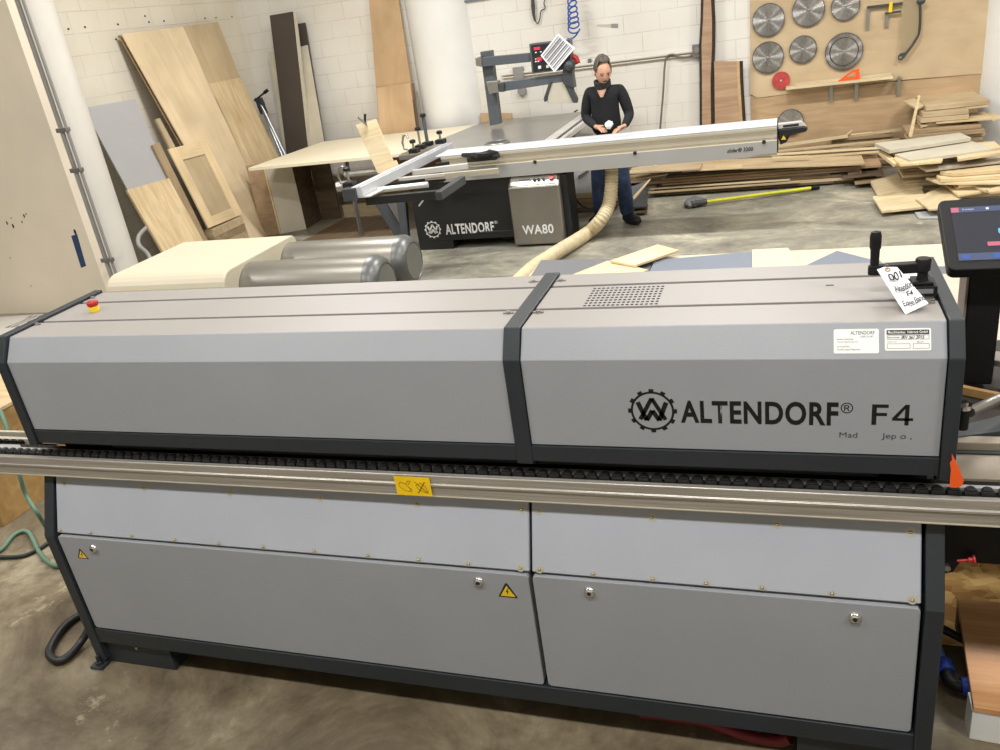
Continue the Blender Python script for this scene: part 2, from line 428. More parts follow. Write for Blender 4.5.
def smooth(pts, k=6):
    pts = [Vector(p) for p in pts]; out = []
    for i in range(len(pts) - 1):
        a = pts[max(i - 1, 0)]; b_ = pts[i]; c = pts[i + 1]; d = pts[min(i + 2, len(pts) - 1)]
        for j in range(k):
            t = j / k; out.append(.5 * ((2 * b_) + (c - a) * t + (2 * a - 5 * b_ + 4 * c - d) * t * t + (3 * b_ - a - 3 * c + d) * t ** 3))
    return out + [pts[-1]]

# ================================================================== THE SETTING
WY, WX = 10.45, -6.92            # back wall and side wall planes
def wallbox(name, x0, x1, y0, y1, z0, z1, mat): return struct(bx(name, x0, x1, y0, y1, z0, z1, mat))
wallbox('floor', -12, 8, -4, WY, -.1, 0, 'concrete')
wallbox('wall_back', WX - .2, 8, WY, WY + .2, 0, 4.6, 'blocks_back')
wallbox('wall_left', WX - .2, WX, 6.6, WY, 0, 4.6, 'blocks_left')
wallbox('wall_front_left', -12, -6.36, 6.2, 6.6, 0, 4.6, 'drywall_beige')
wallbox('wall_right', 8, 8.2, -4, WY + .2, 0, 4.6, 'ceiling_white')
wallbox('wall_far_left', -12.2, -12, -4, 6.6, 0, 4.6, 'drywall_beige')
wallbox('wall_front', -12.2, 8.2, -4.2, -4, 0, 4.6, 'ceiling_white')
wallbox('ceiling', -12.2, 8.2, -4.2, WY + .2, 4.6, 4.7, 'ceiling_white')
def column(name, x, y, r, mat):
    o = MB().lathe([(r, 0), (r, 4.6)], (x, y, 0), n=48).build(name, mat, origin=(x, y, 0)); return struct(o)
column('column', -4.10, 10.66, .46, 'column_cool')
column('column', 2.39, 10.6, .45, 'column_cool')
column('column', -6.49, 6.50, .25, 'column_white')

# ================================================================== THE EDGE BANDER IN FRONT
EB = thing('edge_banding_machine', (-1.13, 2.3, 0), 'long grey and dark edge banding machine standing across the front of the shop', 'edge bander')
XL, XR = -2.60, .345
# side plates of the lower cabinet
for x0, x1 in ((-2.645, XL), (XR, .39)):
    MB().prof_x([(1.90, .03), (1.90, .635), (2.005, .862), (2.75, .862), (2.75, .03)], x0, x1).build('side_frame', 'paint_dark', EB, .003)
bx('base_carcass', XL, XR, 1.955, 2.72, .125, .64, 'dark_void', EB)
bx('base_carcass', XL, XR, 2.06, 2.72, .64, .86, 'dark_void', EB)
bx('bottom_rail', XL, XR, 1.905, 1.955, .12, .188, 'paint_dark', EB, .002)
for x0, x1 in ((-2.63, -2.28), (.035, .38)):
    f = bx('foot_plinth', x0, x1, 1.925, 2.7, 0, .122, 'paint_dark', EB, .002)
MB().cyl((-2.44, 1.9245, .095), (-2.44, 1.919, .095), .006, n=10).build('screw', 'screw_ring', EB)
lf = MB(); lf.box(-2.665, -2.605, 1.87, 1.925, 0, .012).cyl((-2.635, 1.895, .012), (-2.635, 1.895, .05), .008).cyl((-2.635, 1.895, .012), (-2.635, 1.895, .024), .016, n=6)
lf.build('levelling_foot', 'paint_dark', EB, .001)
# doors with locks and warning triangles
def rounded(x0, x1, z0, z1, r=.012, k=4):
    p = []
    for cx, cz, a0 in ((x1 - r, z1 - r, 0), (x0 + r, z1 - r, 90), (x0 + r, z0 + r, 180), (x1 - r, z0 + r, 270)):
        for i in range(k + 1): a = R(a0 + 90 * i / k); p.append((cx + r * math.cos(a), cz + r * math.sin(a)))
    return p
def lock(x, z, door):
    b = MB().lathe([(.0001, -.012), (.011, -.012), (.0165, -.006), (.018, 0)][::-1], (x, 1.911, z), 'Y', 24)
    o = b.build('lock', 'chrome', door)
    MB().lathe([(.0001, 0), (.0065, 0), (.0065, .001)][::-1], (x, 1.8985, z), 'Y', 16).build('keyhole', 'ink', o)
def triangle_sign(cx, cz, s, parent, y, bolt=True):
    b = MB().prof_y([(cx - s * .58, cz - s * .36), (cx + s * .58, cz - s * .36), (cx + .06 * s, cz + s * .62), (cx - .06 * s, cz + s * .62)], y - .0006, y)
    o = b.build('warning_sign', 'ink', parent)
    b2 = MB().prof_y([(cx - s * .44, cz - s * .28), (cx + s * .44, cz - s * .28), (cx, cz + s * .46)], y - .001, y - .0004); b2.build('warning_field', 'warning_yellow', o)
    if bolt:
        MB().add([(cx + p * s, y - .0014, cz + q * s) for p, q in ((.06, .3), (-.1, .02), (0, .02), (-.07, -.22), (.1, .1), (0, .1), (.12, .3))], [tuple(range(7))]).build('lightning_mark', 'ink', o)
for x0, x1 in ((-2.592, -.738), (-.724, .336)):
    d = MB().prof_y(rounded(x0, x1, .193, .632), 1.909, 1.95).build('access_door', 'paint_grey', EB, .002)
    if x0 < -1:
        lock(-2.435, .588, d); lock(-.902, .594, d); triangle_sign(-2.505, .552, .045, d, 1.909); triangle_sign(-.812, .562, .055, d, 1.909)
    else:
        lock(-.55, .592, d); lock(.178, .585, d)
# sloping screwed panels above the doors
def sl(t): return 1.915 + (2.005 - 1.915) * t, .643 + (.855 - .643) * t
SN = Vector((0, -(.855 - .643), (2.005 - 1.915))).normalized()
for x0, x1, xs_top, xs_bot in ((-2.592, -.733, (-2.55, -2.18, -1.812, -1.456, -1.103, -.755), (-2.575, -2.43, -2.24, -2.05, -1.86, -1.68, -1.48, -1.28, -1.10, -.93, -.76)),
                               (-.724, .336, (-.702, -.362, -.02, .31), (-.70, -.535, -.36, -.21, -.06, .12, .315))):
    a, b_ = sl(0), sl(1)
    q = plank('sloping_panel', [(x0, a[0], a[1]), (x1, a[0], a[1]), (x1, b_[0], b_[1]), (x0, b_[0], b_[1])], .02, 'paint_grey_lit', parent=EB, bevel=.003, up=SN)
    for xs, t in ((xs_top, .82), (xs_bot, .045)):
        for x in xs:
            y, z = sl(t); c = Vector((x, y, z)); big = t > .5 or abs(x + .76) < .01 or x > .3 or abs(x + .7) < .01
            w = MB().cyl(c, c + SN * .0012, .0125 if big else .009, n=14); w.build('washer', 'screw_ring', EB)
            MB().ball(c + SN * .0018, (.0055, .0055, .0035), 10).build('screw', 'zinc', EB)
# aluminium feed rail with its chain of rubber pads
rail = MB().prof_x([(1.966, .862), (1.966, .898), (1.9615, .900), (1.9615, .907), (1.966, .909), (1.966, .934), (1.968, .937), (1.984, .937), (1.984, .862)], -3.5, 1.15).build('feed_rail', 'alu_brushed', EB, .001)
bx('rail_lip', -3.5, 1.15, 1.9635, 1.968, .862, .8650, 'alu_beige', rail)
tr = bx('feed_track', -3.5, 1.15, 1.984, 2.055, .862, .934, 'black_plastic', EB)
bx('track_plate', -3.5, 1.15, 2.010, 2.024, .934, .946, 'slider_grey', EB, .001)
bx('track_back', -3.5, 1.15, 2.024, 2.055, .93, .940, 'black_plastic', EB, .001)
pad0 = None; px = -3.28; 
while px < .62:
    if pad0 is None:
        b = MB(); vs = []
        prof = [(-.0155, -.013), (.0155, -.013), (.0155, -.003), (.0125, .008), (.007, .0145), (0, .0165), (-.007, .0145), (-.0125, .008), (-.0155, -.003)]
        b.prism([(x, y, 0) for x, y in prof], (0, 0, .014))
        b.prism([(x * .75, y * .75, .014) for x, y in prof], (0, 0, .004))
        pad0 = b.build('track_pad', 'rubber', tr, .0015, 2, local=True); pad0.location = Vector((px, 1.999, .934)) - wloc(tr)
    else:
        c = pad0.copy(); COL.objects.link(c); c.location = Vector((px, 1.999, .934)) - wloc(tr)
    px += .0372
bx('guide_plate', -2.33, -.712, 2.056, 2.12, .90, .953, 'mid_dark', EB, .002)
bx('guide_plate', -.708, .235, 2.056, 2.12, .90, .953, 'mid_dark', EB, .002)
bx('chain_housing', -2.55, .36, 2.12, 2.6, .86, 1.02, 'dark_void', EB)
prb = MB(); xx = -2.28
while xx < .2: prb.cyl((xx, 2.05, .985), (xx + .036, 2.05, .985), .008, n=8); xx += .044
prb.build('pressure_rollers', 'black_plastic', EB)
MB().prof_x([(2.03, .965), (2.03, .985), (2.1, .985), (2.1, .965)], -2.33, .25).build('roller_bar', 'black_plastic', EB)
MB().box(-2.56, -2.34, 2.06, 2.11, .935, .965).box(-2.42, -2.35, 2.04, 2.1, .955, .99).cyl((-2.38, 2.07, .99), (-2.38, 2.07, 1.0), .018).build('entry_fence', 'black_plastic', EB, .002)
bx('feed_block', -2.68, -2.57, 2.07, 2.13, .935, .972, 'cardboard', EB, .002)
bx('entry_strip', -2.61, -2.50, 2.03, 2.055, .968, .975, 'zinc', EB, .001)
# infeed beyond the hood
def yz(py, z, px_=0): return at_z(px_, py, z).y
MB().prism([at_z(-30, 449.5, .944), at_z(23, 450, .944), at_z(19.5, 444.5, .944), at_z(-30, 443.5, .944)], (0, 0, -.03)).build('infeed_table', 'slider_grey', EB, .001)
bx('infeed_profile', -3.3, -2.70, yz(438.3, .952), yz(436, .952), .92, .952, 'alu_beige', EB, .001)
bx('infeed_profile', -3.3, -2.66, yz(431.6, .956), yz(429.8, .956), .92, .956, 'alu_beige', EB, .001)
bx('infeed_profile', -3.3, -2.68, yz(443, .93), yz(431, .93), .90, .932, 'black_plastic', EB)
for yy, i0 in ((yz(441, .935) , 0), (yz(434, .935), .02)):
    for i in range(11):
        c = pad0.copy(); COL.objects.link(c); c.location = Vector((-3.16 + i * .0372 + i0, yy, .933)) - wloc(tr)
# orange flags at both ends
def flag(pts, y, nm='orange_flap'):
    MB().prof_y(pts, y, y + .003).build(nm, 'orange', EB, .0008)
p0 = [at_y(px_, py_, 2.0) for px_, py_ in ((26, 433.5), (29.5, 431), (36.5, 443), (29, 442.5))]
flag([(p.x, p.z) for p in p0], 2.0)
p0 = [at_y(px_, py_, 1.955) for px_, py_ in ((952, 454), (959, 468), (964, 481), (962, 486), (957, 488), (949.5, 487.5), (951, 470), (950, 463), (952, 461))]
flag([(p.x, p.z) for p in p0], 1.955)

# hood: dark end frames, centre frame, grey covers
def hood_prof(o=0.0, top=0.0): return [(1.985 - o, .985), (1.985 - o, 1.313 + o * .3), (2.033 - o, 1.390 + top), (2.50, 1.392 + top), (2.50, .985)]
MB().prof_x(hood_prof(.012, .010), -2.622, -2.585).build('hood_end_frame', 'paint_dark', EB, .003)
MB().prof_x(hood_prof(.012, .008), .363, .396).build('hood_end_frame', 'paint_dark', EB, .003)
# hood end skirts narrow towards the bottom plate
for x0, x1 in ((-2.70, -2.64),): pass
MB().prof_x(hood_prof(.007, .006), -.742, -.694).build('hood_centre_frame', 'paint_dark', EB, .0025)
bx('hood_bottom_rail', -2.585, .362, 1.981, 2.02, .994, 1.045, 'paint_dark', EB, .002)
bx('hood_core', -2.585, .362, 2.06, 2.485, 1.02, 1.372, 'dark_void', EB)
covers = []
for x0, x1 in ((-2.583, -.744), (-.692, .360)):
    # front: fall front, slope, and the strip up to the first groove
    y = [(1.985, 1.048), (1.985, 1.313), (2.033, 1.390), (2.040, 1.390), (2.045, 1.374), (2.003, 1.308), (2.003, 1.048)]
    c = MB().prof_x(y, x0, x1).build('hood_cover', 'paint_grey', EB, .0015)
    covers.append(c)
    bx('top_lid', x0, x1, 2.0335, 2.170, 1.376, 1.3905, 'paint_top_glare', EB, .0015)
    bx('top_lid', x0, x1, 2.186, 2.368, 1.376, 1.3905, 'paint_top_glare', EB, .0015)
    bx('rear_lid', x0, x1, 2.384, 2.494, 1.376, 1.391, 'paint_top_glare', EB, .0015)
    bx('rear_cover', x0, x1, 2.486, 2.494, 1.0, 1.375, 'paint_grey', EB)
    bx('groove_floor', x0, x1, 2.16, 2.395, 1.376, 1.384, 'groove_grey', EB)
covL, covR = covers
for x in (-2.575, -.765, -.675, .335):
    for y in (2.150, 2.43):
        MB().box(x - .016, x + .016, y - .004, y + .004, 1.391, 1.3945).cyl((x, y, 1.391), (x, y, 1.398), .007, n=10).build('hinge_screw', 'zinc', EB)
vent = MB()
for i in range(16):
    for j in range(8):
        x = -.548 + i * (.205 / 15); y = 2.198 + j * (.148 / 7)
        vent.lathe([(.0001, 0), (.0049, 0), (.0049, -.0006)], (x, y, 1.3912), n=8)
vent.build('vent_grille', 'dark_void', EB)
MB().box(.105, .125, 2.305, 2.312, 1.3906, 1.3912).build('slot', 'ink', EB)
bx('corner_plate', .30, .35, 2.24, 2.38, 1.391, 1.3915, 'column_cool', EB)
# lettering
PF = ((0, 1.985, 0), (1, 0, 0), (0, 0, 1), (0, -1, 0))
emblem('emblem', -.3385, 1.163, .0655, 'letter_black', covR, 1.985)
text('maker_lettering', 'ALTENDORF', -.264, .126, 1.1285, 1.196, 'letter_black', covR, PF, bold=.028)
text('registered_mark', '®', .131, .160, 1.165, 1.195, 'letter_black', covR, PF)
f4 = MB()
def fpoly(p): f4.add([(.203 + x * .093, 1.9844, 1.134 + z * .057) for x, z in p], [tuple(range(len(p)))])
for p in ([(0, 0), (.115, 0), (.115, 1), (0, 1)], [(.115, .84), (.40, .84), (.40, 1), (.115, 1)], [(.115, .44), (.37, .44), (.37, .59), (.115, .59)],
          [(.80, 0), (.90, 0), (.90, 1), (.80, 1)], [(.50, .22), (1.0, .22), (1.0, .35), (.50, .35)], [(.50, .35), (.62, .35), (.80, .80), (.80, 1.0)], [(.80, .80), (.80, 1), (.84, 1)]): fpoly(p)
f4.build('model_lettering', 'letter_black', covR)
text('faded_lettering', 'Mad', .130, .172, 1.096, 1.111, 'letter_faded', covR, PF)
text('faded_lettering', 'Jep o ,', .228, .296, 1.091, 1.111, 'letter_faded', covR, PF)
# stickers on the slope
su = Vector((0, .048, .077)).normalized(); sn = Vector((0, -.077, .048)).normalized()
PS = ((0, 1.985, 1.313), (1, 0, 0), su, sn)
def sticker(name, u0, u1, v0, v1, mat, parent, plane, r=.004, d=.0008):
    O, U, V, N = [Vector(p) for p in plane]
    return MB().prism([O + U * u + V * v + N * d for u, v in rounded(u0, u1, v0, v1, r)], -N * (d * .9)).build(name, mat, parent)
PS2 = (Vector(PS[0]) + sn * .0006, PS[1], PS[2], PS[3])
s1 = sticker('address_sticker', .112, .213, .014, .074, 'label_white', EB, PS)
text('sticker_heading', 'ALTENDORF', .150, .204, .060, .069, 'label_green', s1, PS2, bold=.01)
text('sticker_heading', 'GROUP', .172, .200, .053, .057, 'label_green', s1, PS2)
text('sticker_print', 'German Technology', .119, .156, .047, .051, 'letter_black', s1, PS2, bold=.01)
text('sticker_print', 'Altendorf Edge Banding Line', .119, .166, .040, .0445, 'letter_grey', s1, PS2)
text('sticker_print', 'Service and Parts\nCustomer Support Department', .119, .172, .020, .034, 'letter_grey', s1, PS2)
s2 = sticker('serial_sticker', .226, .326, .020, .074, 'label_white', EB, PS)
sticker('header_bar', .230, .322, .059, .070, 'letter_black', s2, PS2, .001)
text('header_print', 'Maschinenbau  Hebrock GmbH', .233, .319, .0615, .068, 'white_print', s2, (Vector(PS[0]) + sn * .0014, PS[1], PS[2], PS[3]), bold=.01)
text('sticker_print', 'Machine Number', .231, .259, .050, .0545, 'letter_black', s2, PS2)
text('handwritten_number', '801 361 2015', .262, .312, .048, .056, 'ink', s2, PS2, bold=.02, shear=.3, hand=True)
def frame_box(u0, u1, v0, v1):
    b = MB(); O, U, V, N = [Vector(p) for p in PS2]; w = .0007
    for a0, a1, c0, c1 in ((u0, u1, v0, v0 + w), (u0, u1, v1 - w, v1), (u0, u0 + w, v0, v1), (u1 - w, u1, v0, v1)):
        b.prism([O + U * a0 + V * c0 + N * .0006, O + U * a1 + V * c0 + N * .0006, O + U * a1 + V * c1 + N * .0006, O + U * a0 + V * c1 + N * .0006], -N * .0004)
    b.build('form_box', 'letter_black', s2)
frame_box(.231, .322, .047, .0575); frame_box(.231, .281, .025, .037); frame_box(.287, .322, .025, .037)
text('sticker_print', 'Machine Type', .232, .252, .039, .043, 'letter_grey', s2, PS2); text('sticker_print', 'Built', .296, .310, .039, .043, 'letter_grey', s2, PS2)
# yellow pictogram sticker on the rail
PY = ((0, 1.9605, 0), (1, 0, 0), (0, 0, 1), (0, -1, 0))
ys = sticker('pictogram_sticker', -1.148, -1.028, .866, .934, 'yellow_vinyl', EB, PY, .002, .0006)
g = MB()
def line2(pts, w=.0014, y=1.9592):
    for (x0, z0), (x1, z1) in zip(pts, pts[1:]):
        d = Vector((x1 - x0, z1 - z0)).normalized(); q = Vector((-d.y, d.x)) * w / 2
        g.add([(x0 + q.x, y, z0 + q.y), (x1 + q.x, y, z1 + q.y), (x1 - q.x, y, z1 - q.y), (x0 - q.x, y, z0 - q.y)], [(0, 1, 2, 3)])
line2([(-1.136, .906), (-1.128, .914), (-1.112, .907), (-1.098, .888), (-1.102, .880), (-1.118, .884), (-1.134, .896), (-1.136, .906)])
line2([(-1.112, .907), (-1.102, .920), (-1.094, .918), (-1.104, .905)]); line2([(-1.104, .896), (-1.094, .890), (-1.096, .880)])
line2([(-1.080, .917), (-1.040, .876)], .0022); line2([(-1.074, .876), (-1.046, .918)], .0028)
line2([(-1.078, .904), (-1.062, .914), (-1.046, .900), (-1.040, .882), (-1.052, .880), (-1.070, .890), (-1.078, .904)])
g.build('pictogram_lines', 'sign_ink', ys)
# emergency stop
es = MB().lathe([(.019, 0), (.019, .017), (.015, .020)], (-2.425, 2.280, 1.391), n=24).build('emergency_stop', 'stop_yellow', EB)
MB().lathe([(.010, .020), (.019, .022), (.021, .033), (.016, .040), (.0001, .042)], (-2.425, 2.280, 1.391), n=24).build('stop_button', 'stop_red', es)
# height crank with counter
cx, cy = .328, 2.215
cr = MB(); cr.box(.293, .360, 2.180, 2.252, 1.3915, 1.424)
cr.box(.303, .352, 2.188, 2.246, 1.424, 1.432)
crank = cr.build('height_counter', 'black_plastic', EB, .003)
bx('counter_base', .318, .352, 2.158, 2.180, 1.3915, 1.398, 'zinc', crank, .002)
bx('counter_window', .312, .350, 2.1788, 2.1796, 1.406, 1.418, 'letter_grey', crank)
MB().lathe([(.015, 1.430), (.0125, 1.44), (.013, 1.456), (.0175, 1.457), (.0185, 1.484), (.016, 1.488), (.0001, 1.489)], (cx, cy, 0), n=24).build('crank_hub', 'black_plastic', crank)
hx, hy = .216, 2.218
MB().prism([(cx, cy + .013, 1.479), (cx, cy - .013, 1.479), (hx, hy - .012, 1.474), (hx - .012, hy - .008, 1.473), (hx - .016, hy, 1.473), (hx - .010, hy + .010, 1.474)], (0, 0, -.026)).build('crank_arm', 'black_plastic', crank, .003)
MB().lathe([(.0105, 1.470), (.011, 1.50), (.0115, 1.515), (.0138, 1.519), (.0142, 1.550), (.011, 1.561), (.0001, 1.564)], (hx, hy, 0), n=20).build('crank_grip', 'black_plastic', crank)

# control terminal on its post
cp = MB().prism([(.510, 2.60, .95), (.600, 2.60, .95), (.600, 2.72, .95), (.510, 2.72, .95)], (0, 0, .44)).build('terminal_post', 'black_plastic', EB, .006)
bx('post_side', .503, .5095, 2.60, 2.70, .99, 1.36, 'cable_grey', cp, .001)
nn = Vector((0, -.136, .26)).normalized(); ex = Vector((1, 0, 0)); ey = nn.cross(ex)
T = at_y(950, 270, 2.5)
def tp(u, v, d=0): return T + ex * u + ey * v + nn * d
def rr(u0, u1, v0, v1, r, d): return [tp(u, v, d) for u, v in rounded(u0, u1, v0, v1, r, 5)]
term = MB().prism(rr(-.004, .46, 0, .292, .02, 0), -nn * .035).build('control_terminal', 'black_plastic', EB, .004)
MB().prism(rr(.026, .43, .034, .254, .002, .0008), -nn * .0006).build('screen', 'screen_dark', term)
MB().prism(rr(.026, .43, .232, .254, .001, .0014), -nn * .0005).build('screen_title_bar', 'screen_bar', term)
MB().prism(rr(.026, .43, .034, .062, .001, .0014), -nn * .0005).build('screen_button_bar', 'screen_bar', term)
MB().prism(rr(.027, .047, .233, .253, .001, .0020), -nn * .0005).build('screen_icon', 'screen_pink', term)
MB().prism(rr(.036, .054, .039, .056, .001, .0020), -nn * .0005).build('screen_icon', 'screen_blue', term)
MB().prism(rr(.115, .25, .040, .058, .001, .0020), -nn * .0005).build('screen_icon', 'screen_blue', term)
MB().prism(rr(.105, .25, .088, .104, .001, .0020), -nn * .0005).build('screen_icon', 'screen_pink', term)
MB().prism(rr(.138, .18, .135, .158, .006, .0020), -nn * .0005).build('screen_icon', 'screen_cyan', term)
MB().prism(rr(.118, .126, .239, .248, .002, .0020), -nn * .0005).build('screen_icon', 'screen_white', term)
text('screen_heading', 'Contour', .056, .088, .240, .247, 'screen_white', term, (T + nn * .0016, ex, ey, nn))

# outfeed end on the far side of the right frame
def yr(py, z): return at_z(985, py, z).y
bx('outfeed_bed', .41, 1.3, yr(434, .93), 3.0, .90, .93, 'bed_brown', EB, .002)
bx('outfeed_profile', .41, 1.3, yr(443, .972), yr(436, .972), .93, .972, 'plate_greige', EB, .002)
bx('outfeed_profile', .41, 1.3, yr(453, .950), yr(443, .950), .90, .950, 'guard_dark', EB, .002)
bx('outfeed_plate', .41, 1.3, yr(479, .948), yr(455, .948), .935, .948, 'plate_greige', EB, .001)
bx('outfeed_plate', .24, 1.3, 2.056, 2.064, .865, .932, 'black_plastic', EB, .001)
ca, cb_ = at_z(958, 386, .96), at_z(1040, 403, .96)
MB().prism([ca, cb_, cb_ + Vector((0, .02, 0)), ca + Vector((0, .02, 0))], (0, 0, -.028)).build('chip_edge', 'crate_ply', EB, .002)
c0 = at_y(961.5, 428, 2.2); MB().cyl((c0.x, 2.2, c0.z), (c0.x, 2.2, at_y(962, 406, 2.2).z), .016, n=16).build('clamp_post', 'black_plastic', EB)
c1 = at_y(962.5, 404, 2.2); MB().cyl((c0.x, 2.2, c1.z - .012), (c0.x, 2.2, c1.z), .020, n=18).cyl((c0.x, 2.2, c1.z), (c0.x, 2.2, c1.z + .008), .011, n=6).build('bolt_head', 'chrome', EB)
MB().cyl(at_y(970, 412, 2.2), at_y(1045, 378, 2.5), .014, n=16).build('guide_rod', 'zinc', EB)
MB().prism([at_z(950, 428, .975), at_z(1040, 405, .975), at_z(1040, 425, .975), at_z(950, 438, .975)], (0, 0, -.02)).build('guide_arm', 'guard_dark', EB, .002)
MB().prism([at_z(965, 356, 1.02), at_z(1040, 367, 1.02), at_z(1040, 350, 1.02), at_z(965, 352, 1.02)], (0, 0, -.02)).build('stop_plate', 'zinc', EB, .002)
db = at_y(985, 564, 2.10).z
bx('drive_box', .392, 1.2, 2.10, 2.70, db, .86, 'dark_void', EB, .004)
MB().prism([at_y(x, y, 2.05) for x, y in ((941, 522), (1040, 530), (1040, 562), (962, 560), (957, 566), (953, 572), (941, 574))], (0, .02, 0)).build('side_bracket', 'black_plastic', EB)
c2 = at_y(946.5, 566, 2.05); MB().cyl(c2, c2 - Vector((0, .012, 0)), .009, n=18).build('bracket_bolt', 'zinc', EB)
k0, k1, k2, k3 = [at_y(x, y, 2.03) for x, y in ((957, 561), (968, 560), (973, 559.7), (975.5, 559.5))]
MB().cyl(k0, k1, .004, n=10).cyl(k1, k2, .008, n=14).cyl(k2, k3, .014, n=16).build('red_knob', 'red', EB, .001)

# paper tag tied to the crank
tp0, tp1, tp2 = at_y(876.5, 271.5, 2.20), at_y(884, 266.5, 2.203), at_y(897.5, 265.5, 2.20)
tagpts = [tp0, tp1, tp2, at_z(928, 305, 1.402), at_z(906, 312.5, 1.398)]
tg = plank('hang_tag', [tagpts[0], tagpts[4], tagpts[3], tagpts[2], tagpts[1]], .0006, 'paper', 'white paper tag with handwriting hanging from the black crank of the edge bander', 'tag', bevel=0, up=(0, -1, 1))
TM = tg.matrix_world.copy(); bpy.context.view_layer.update(); TM = tg.matrix_world.copy()
Vd = ((tagpts[0] + tagpts[2]) / 2 - (tagpts[3] + tagpts[4]) / 2).normalized(); Nn = (TM.to_3x3() @ Vector((0, 0, 1))).normalized(); Ud = Vd.cross(Nn).normalized()
Ob = tagpts[4].copy(); tl = (tagpts[0] - tagpts[4]).length
def to_tag(o): o.data.transform(TM.inverted()); o.parent = tg
def tagtext(s, u0, u1, v0, v1, nm='handwriting'):
    o = text(nm, s, u0, u1, v0, v1, 'ink', EB, (Ob, Ud, Vd, Nn), bold=.012, shear=.25, hand=True, depth=.0012)
    o.data.transform(Matrix.Translation(wloc(EB))); to_tag(o)
W_ = (tagpts[3] - tagpts[4]).length
tagtext('001', W_ * .25, W_ * .78, tl * .64, tl * .80); tagtext('Altendorf', W_ * .14, W_ * .9, tl * .40, tl * .54); tagtext('F4', W_ * .42, W_ * .68, tl * .27, tl * .36); tagtext('Edge Band', W_ * .08, W_ * .95, tl * .06, tl * .21)
ec = (tagpts[0] + tagpts[1] + tagpts[2]) / 3 - Vd * .008
to_tag(MB().tube([ec + (Ud * math.cos(a) + Vd * math.sin(a)) * .0055 + Nn * .0015 for a in [2 * math.pi * i / 16 for i in range(16)]], .0018, 6, closed=True).build('eyelet', 'cardboard'))
to_tag(MB().tube(smooth([ec + Nn * .002, ec + Vd * .012 + Nn * .004, Vector((hx + .03, hy - .018, 1.478)), Vector((hx + .016, hy - .008, 1.482)), Vector((hx + .008, hy - .012, 1.49))]), .0007, 5).build('string', 'zinc'))

# ================================================================== BEHIND THE BANDER
# cream machine housing with two steel drums
CH = thing('dust_extractor', (-4.0, 4.8, 0), 'cream rounded machine housing with two horizontal steel drums behind the edge bander', 'machine')
A = at_z(120, 272, .9); Bc = at_z(220, 272, .9)
hx0, hx1, hy0, hy1 = -4.42, -3.45, 4.40, 5.25
pr = [(hy0 - .12 + .12 * (1 - math.cos(R(a))), .90 - .12 * (1 - math.sin(R(a)))) for a in (0, 15, 30, 45, 60, 75, 90)]
pr = [(hy0 - .10, .02)] + [(hy0 + .02 - .12 * math.cos(R(a)), .78 + .12 * math.sin(R(a))) for a in (0, 15, 30, 45, 60, 75, 90)] + [(hy1 - .06 + .06 * math.sin(R(a)), .84 + .06 * math.cos(R(a))) for a in (0, 30, 60, 90)] + [(hy1, .02)]
MB().prof_x(pr, hx0, hx1).build('housing', 'cream', CH, .012, 3)
bx('housing_seam', hx0 + .02, hx1 - .01, 4.80, 4.803, .8995, .9005, 'board_white', CH)
for yy, zz, x1, r in ((4.62, .69, -2.49, .185), (5.14, .675, -2.52, .185)):
    d = MB().lathe([(r, hx1 - .01 - x1), (r, -.04)], (x1, yy, zz), 'X', 48).build('drum', 'steel_drum', CH)
    MB().lathe([(r - .012, hx1 - x1), (r - .012, hx1 + .03 - x1)][::-1], (x1, yy, zz), 'X', 48).build('drum_collar', 'black_plastic', d)
    MB().lathe([(r + .004, -.045), (r + .004, -.012), (r - .012, .022), (r - .035, .046), (r - .05, .052), (r - .055, .046), (.0001, .046)], (x1, yy, zz), 'X', 48).build('end_cap', 'cast_cap', d)
    MB().cyl((x1 + .0465, yy, zz), (x1 + .050, yy, zz), r - .06, n=40).build('cap_plate', 'cast_cap_face', d, .001)
for x in (-3.3, -2.8): bx('drum_stand', x, x + .06, 4.45, 5.3, 0, .49, 'paint_dark', CH)

# low table behind the machine with offcuts on it
WT = thing('work_table', (.2, 4.0, 0), 'long cream-topped work table just behind the edge bander', 'table')
t0 = at_z(521, 284, .78); t1 = at_z(545, 257, .78)
plank('tabletop', [(t0.x, 3.0, .775), (2.0, 3.0, .775), (2.0, 4.66, .775), (t0.x - .0, 4.66, .775)], .03, 'melamine_white', parent=WT)
for x, y in ((t0.x + .1, 3.1), (1.9, 3.1), (t0.x + .1, 4.5), (1.9, 4.5)): bx('leg', x, x + .07, y, y + .07, 0, .745, 'pile_tan', WT, .002)
def onz(pts, z): return [at_z(x, y, z) for x, y in pts]
plank('sheet', onz([(524, 286), (541, 260), (655, 258), (640, 290)], .785), .008, 'sheet_grey', 'dark grey laminate sheet under the pale plank on the work table', 'sheet')
plank('sheet', onz([(640, 290), (655, 260), (752, 251.5), (752, 290)], .797), .010, 'sheet_blue', 'blue-grey laminate sheet beside the cream sheet on the work table', 'sheet')
plank('sheet', onz([(752, 276), (752, 249.5), (788, 247.5), (802, 268), (792, 290), (754, 290)], .799), .012, 'melamine_white', 'small cream sheet between the two blue-grey sheets on the work table', 'sheet')
plank('sheet', onz([(802, 267), (837, 250.5), (882, 262), (880, 290), (800, 290)], .797), .010, 'sheet_blue', 'blue-grey laminate sheet with a pointed corner beside the black crank', 'sheet')
plank('sheet', onz([(905, 262), (1020, 256), (1020, 262), (905, 268)], .785), .008, 'melamine_white', 'cream strip of sheet at the back of the work table behind the terminal', 'sheet')
plank('sheet', onz([(880, 269), (1020, 263), (1020, 276), (880, 278)], .784), .008, 'sheet_grey', 'grey strip of sheet lying behind the terminal post', 'sheet')
plank('sheet', onz([(900, 276), (1020, 270), (1050, 330), (990, 345), (938, 345)], .800), .012, 'sheet_offwhite', 'large off-white sheet lying behind the terminal post', 'sheet')
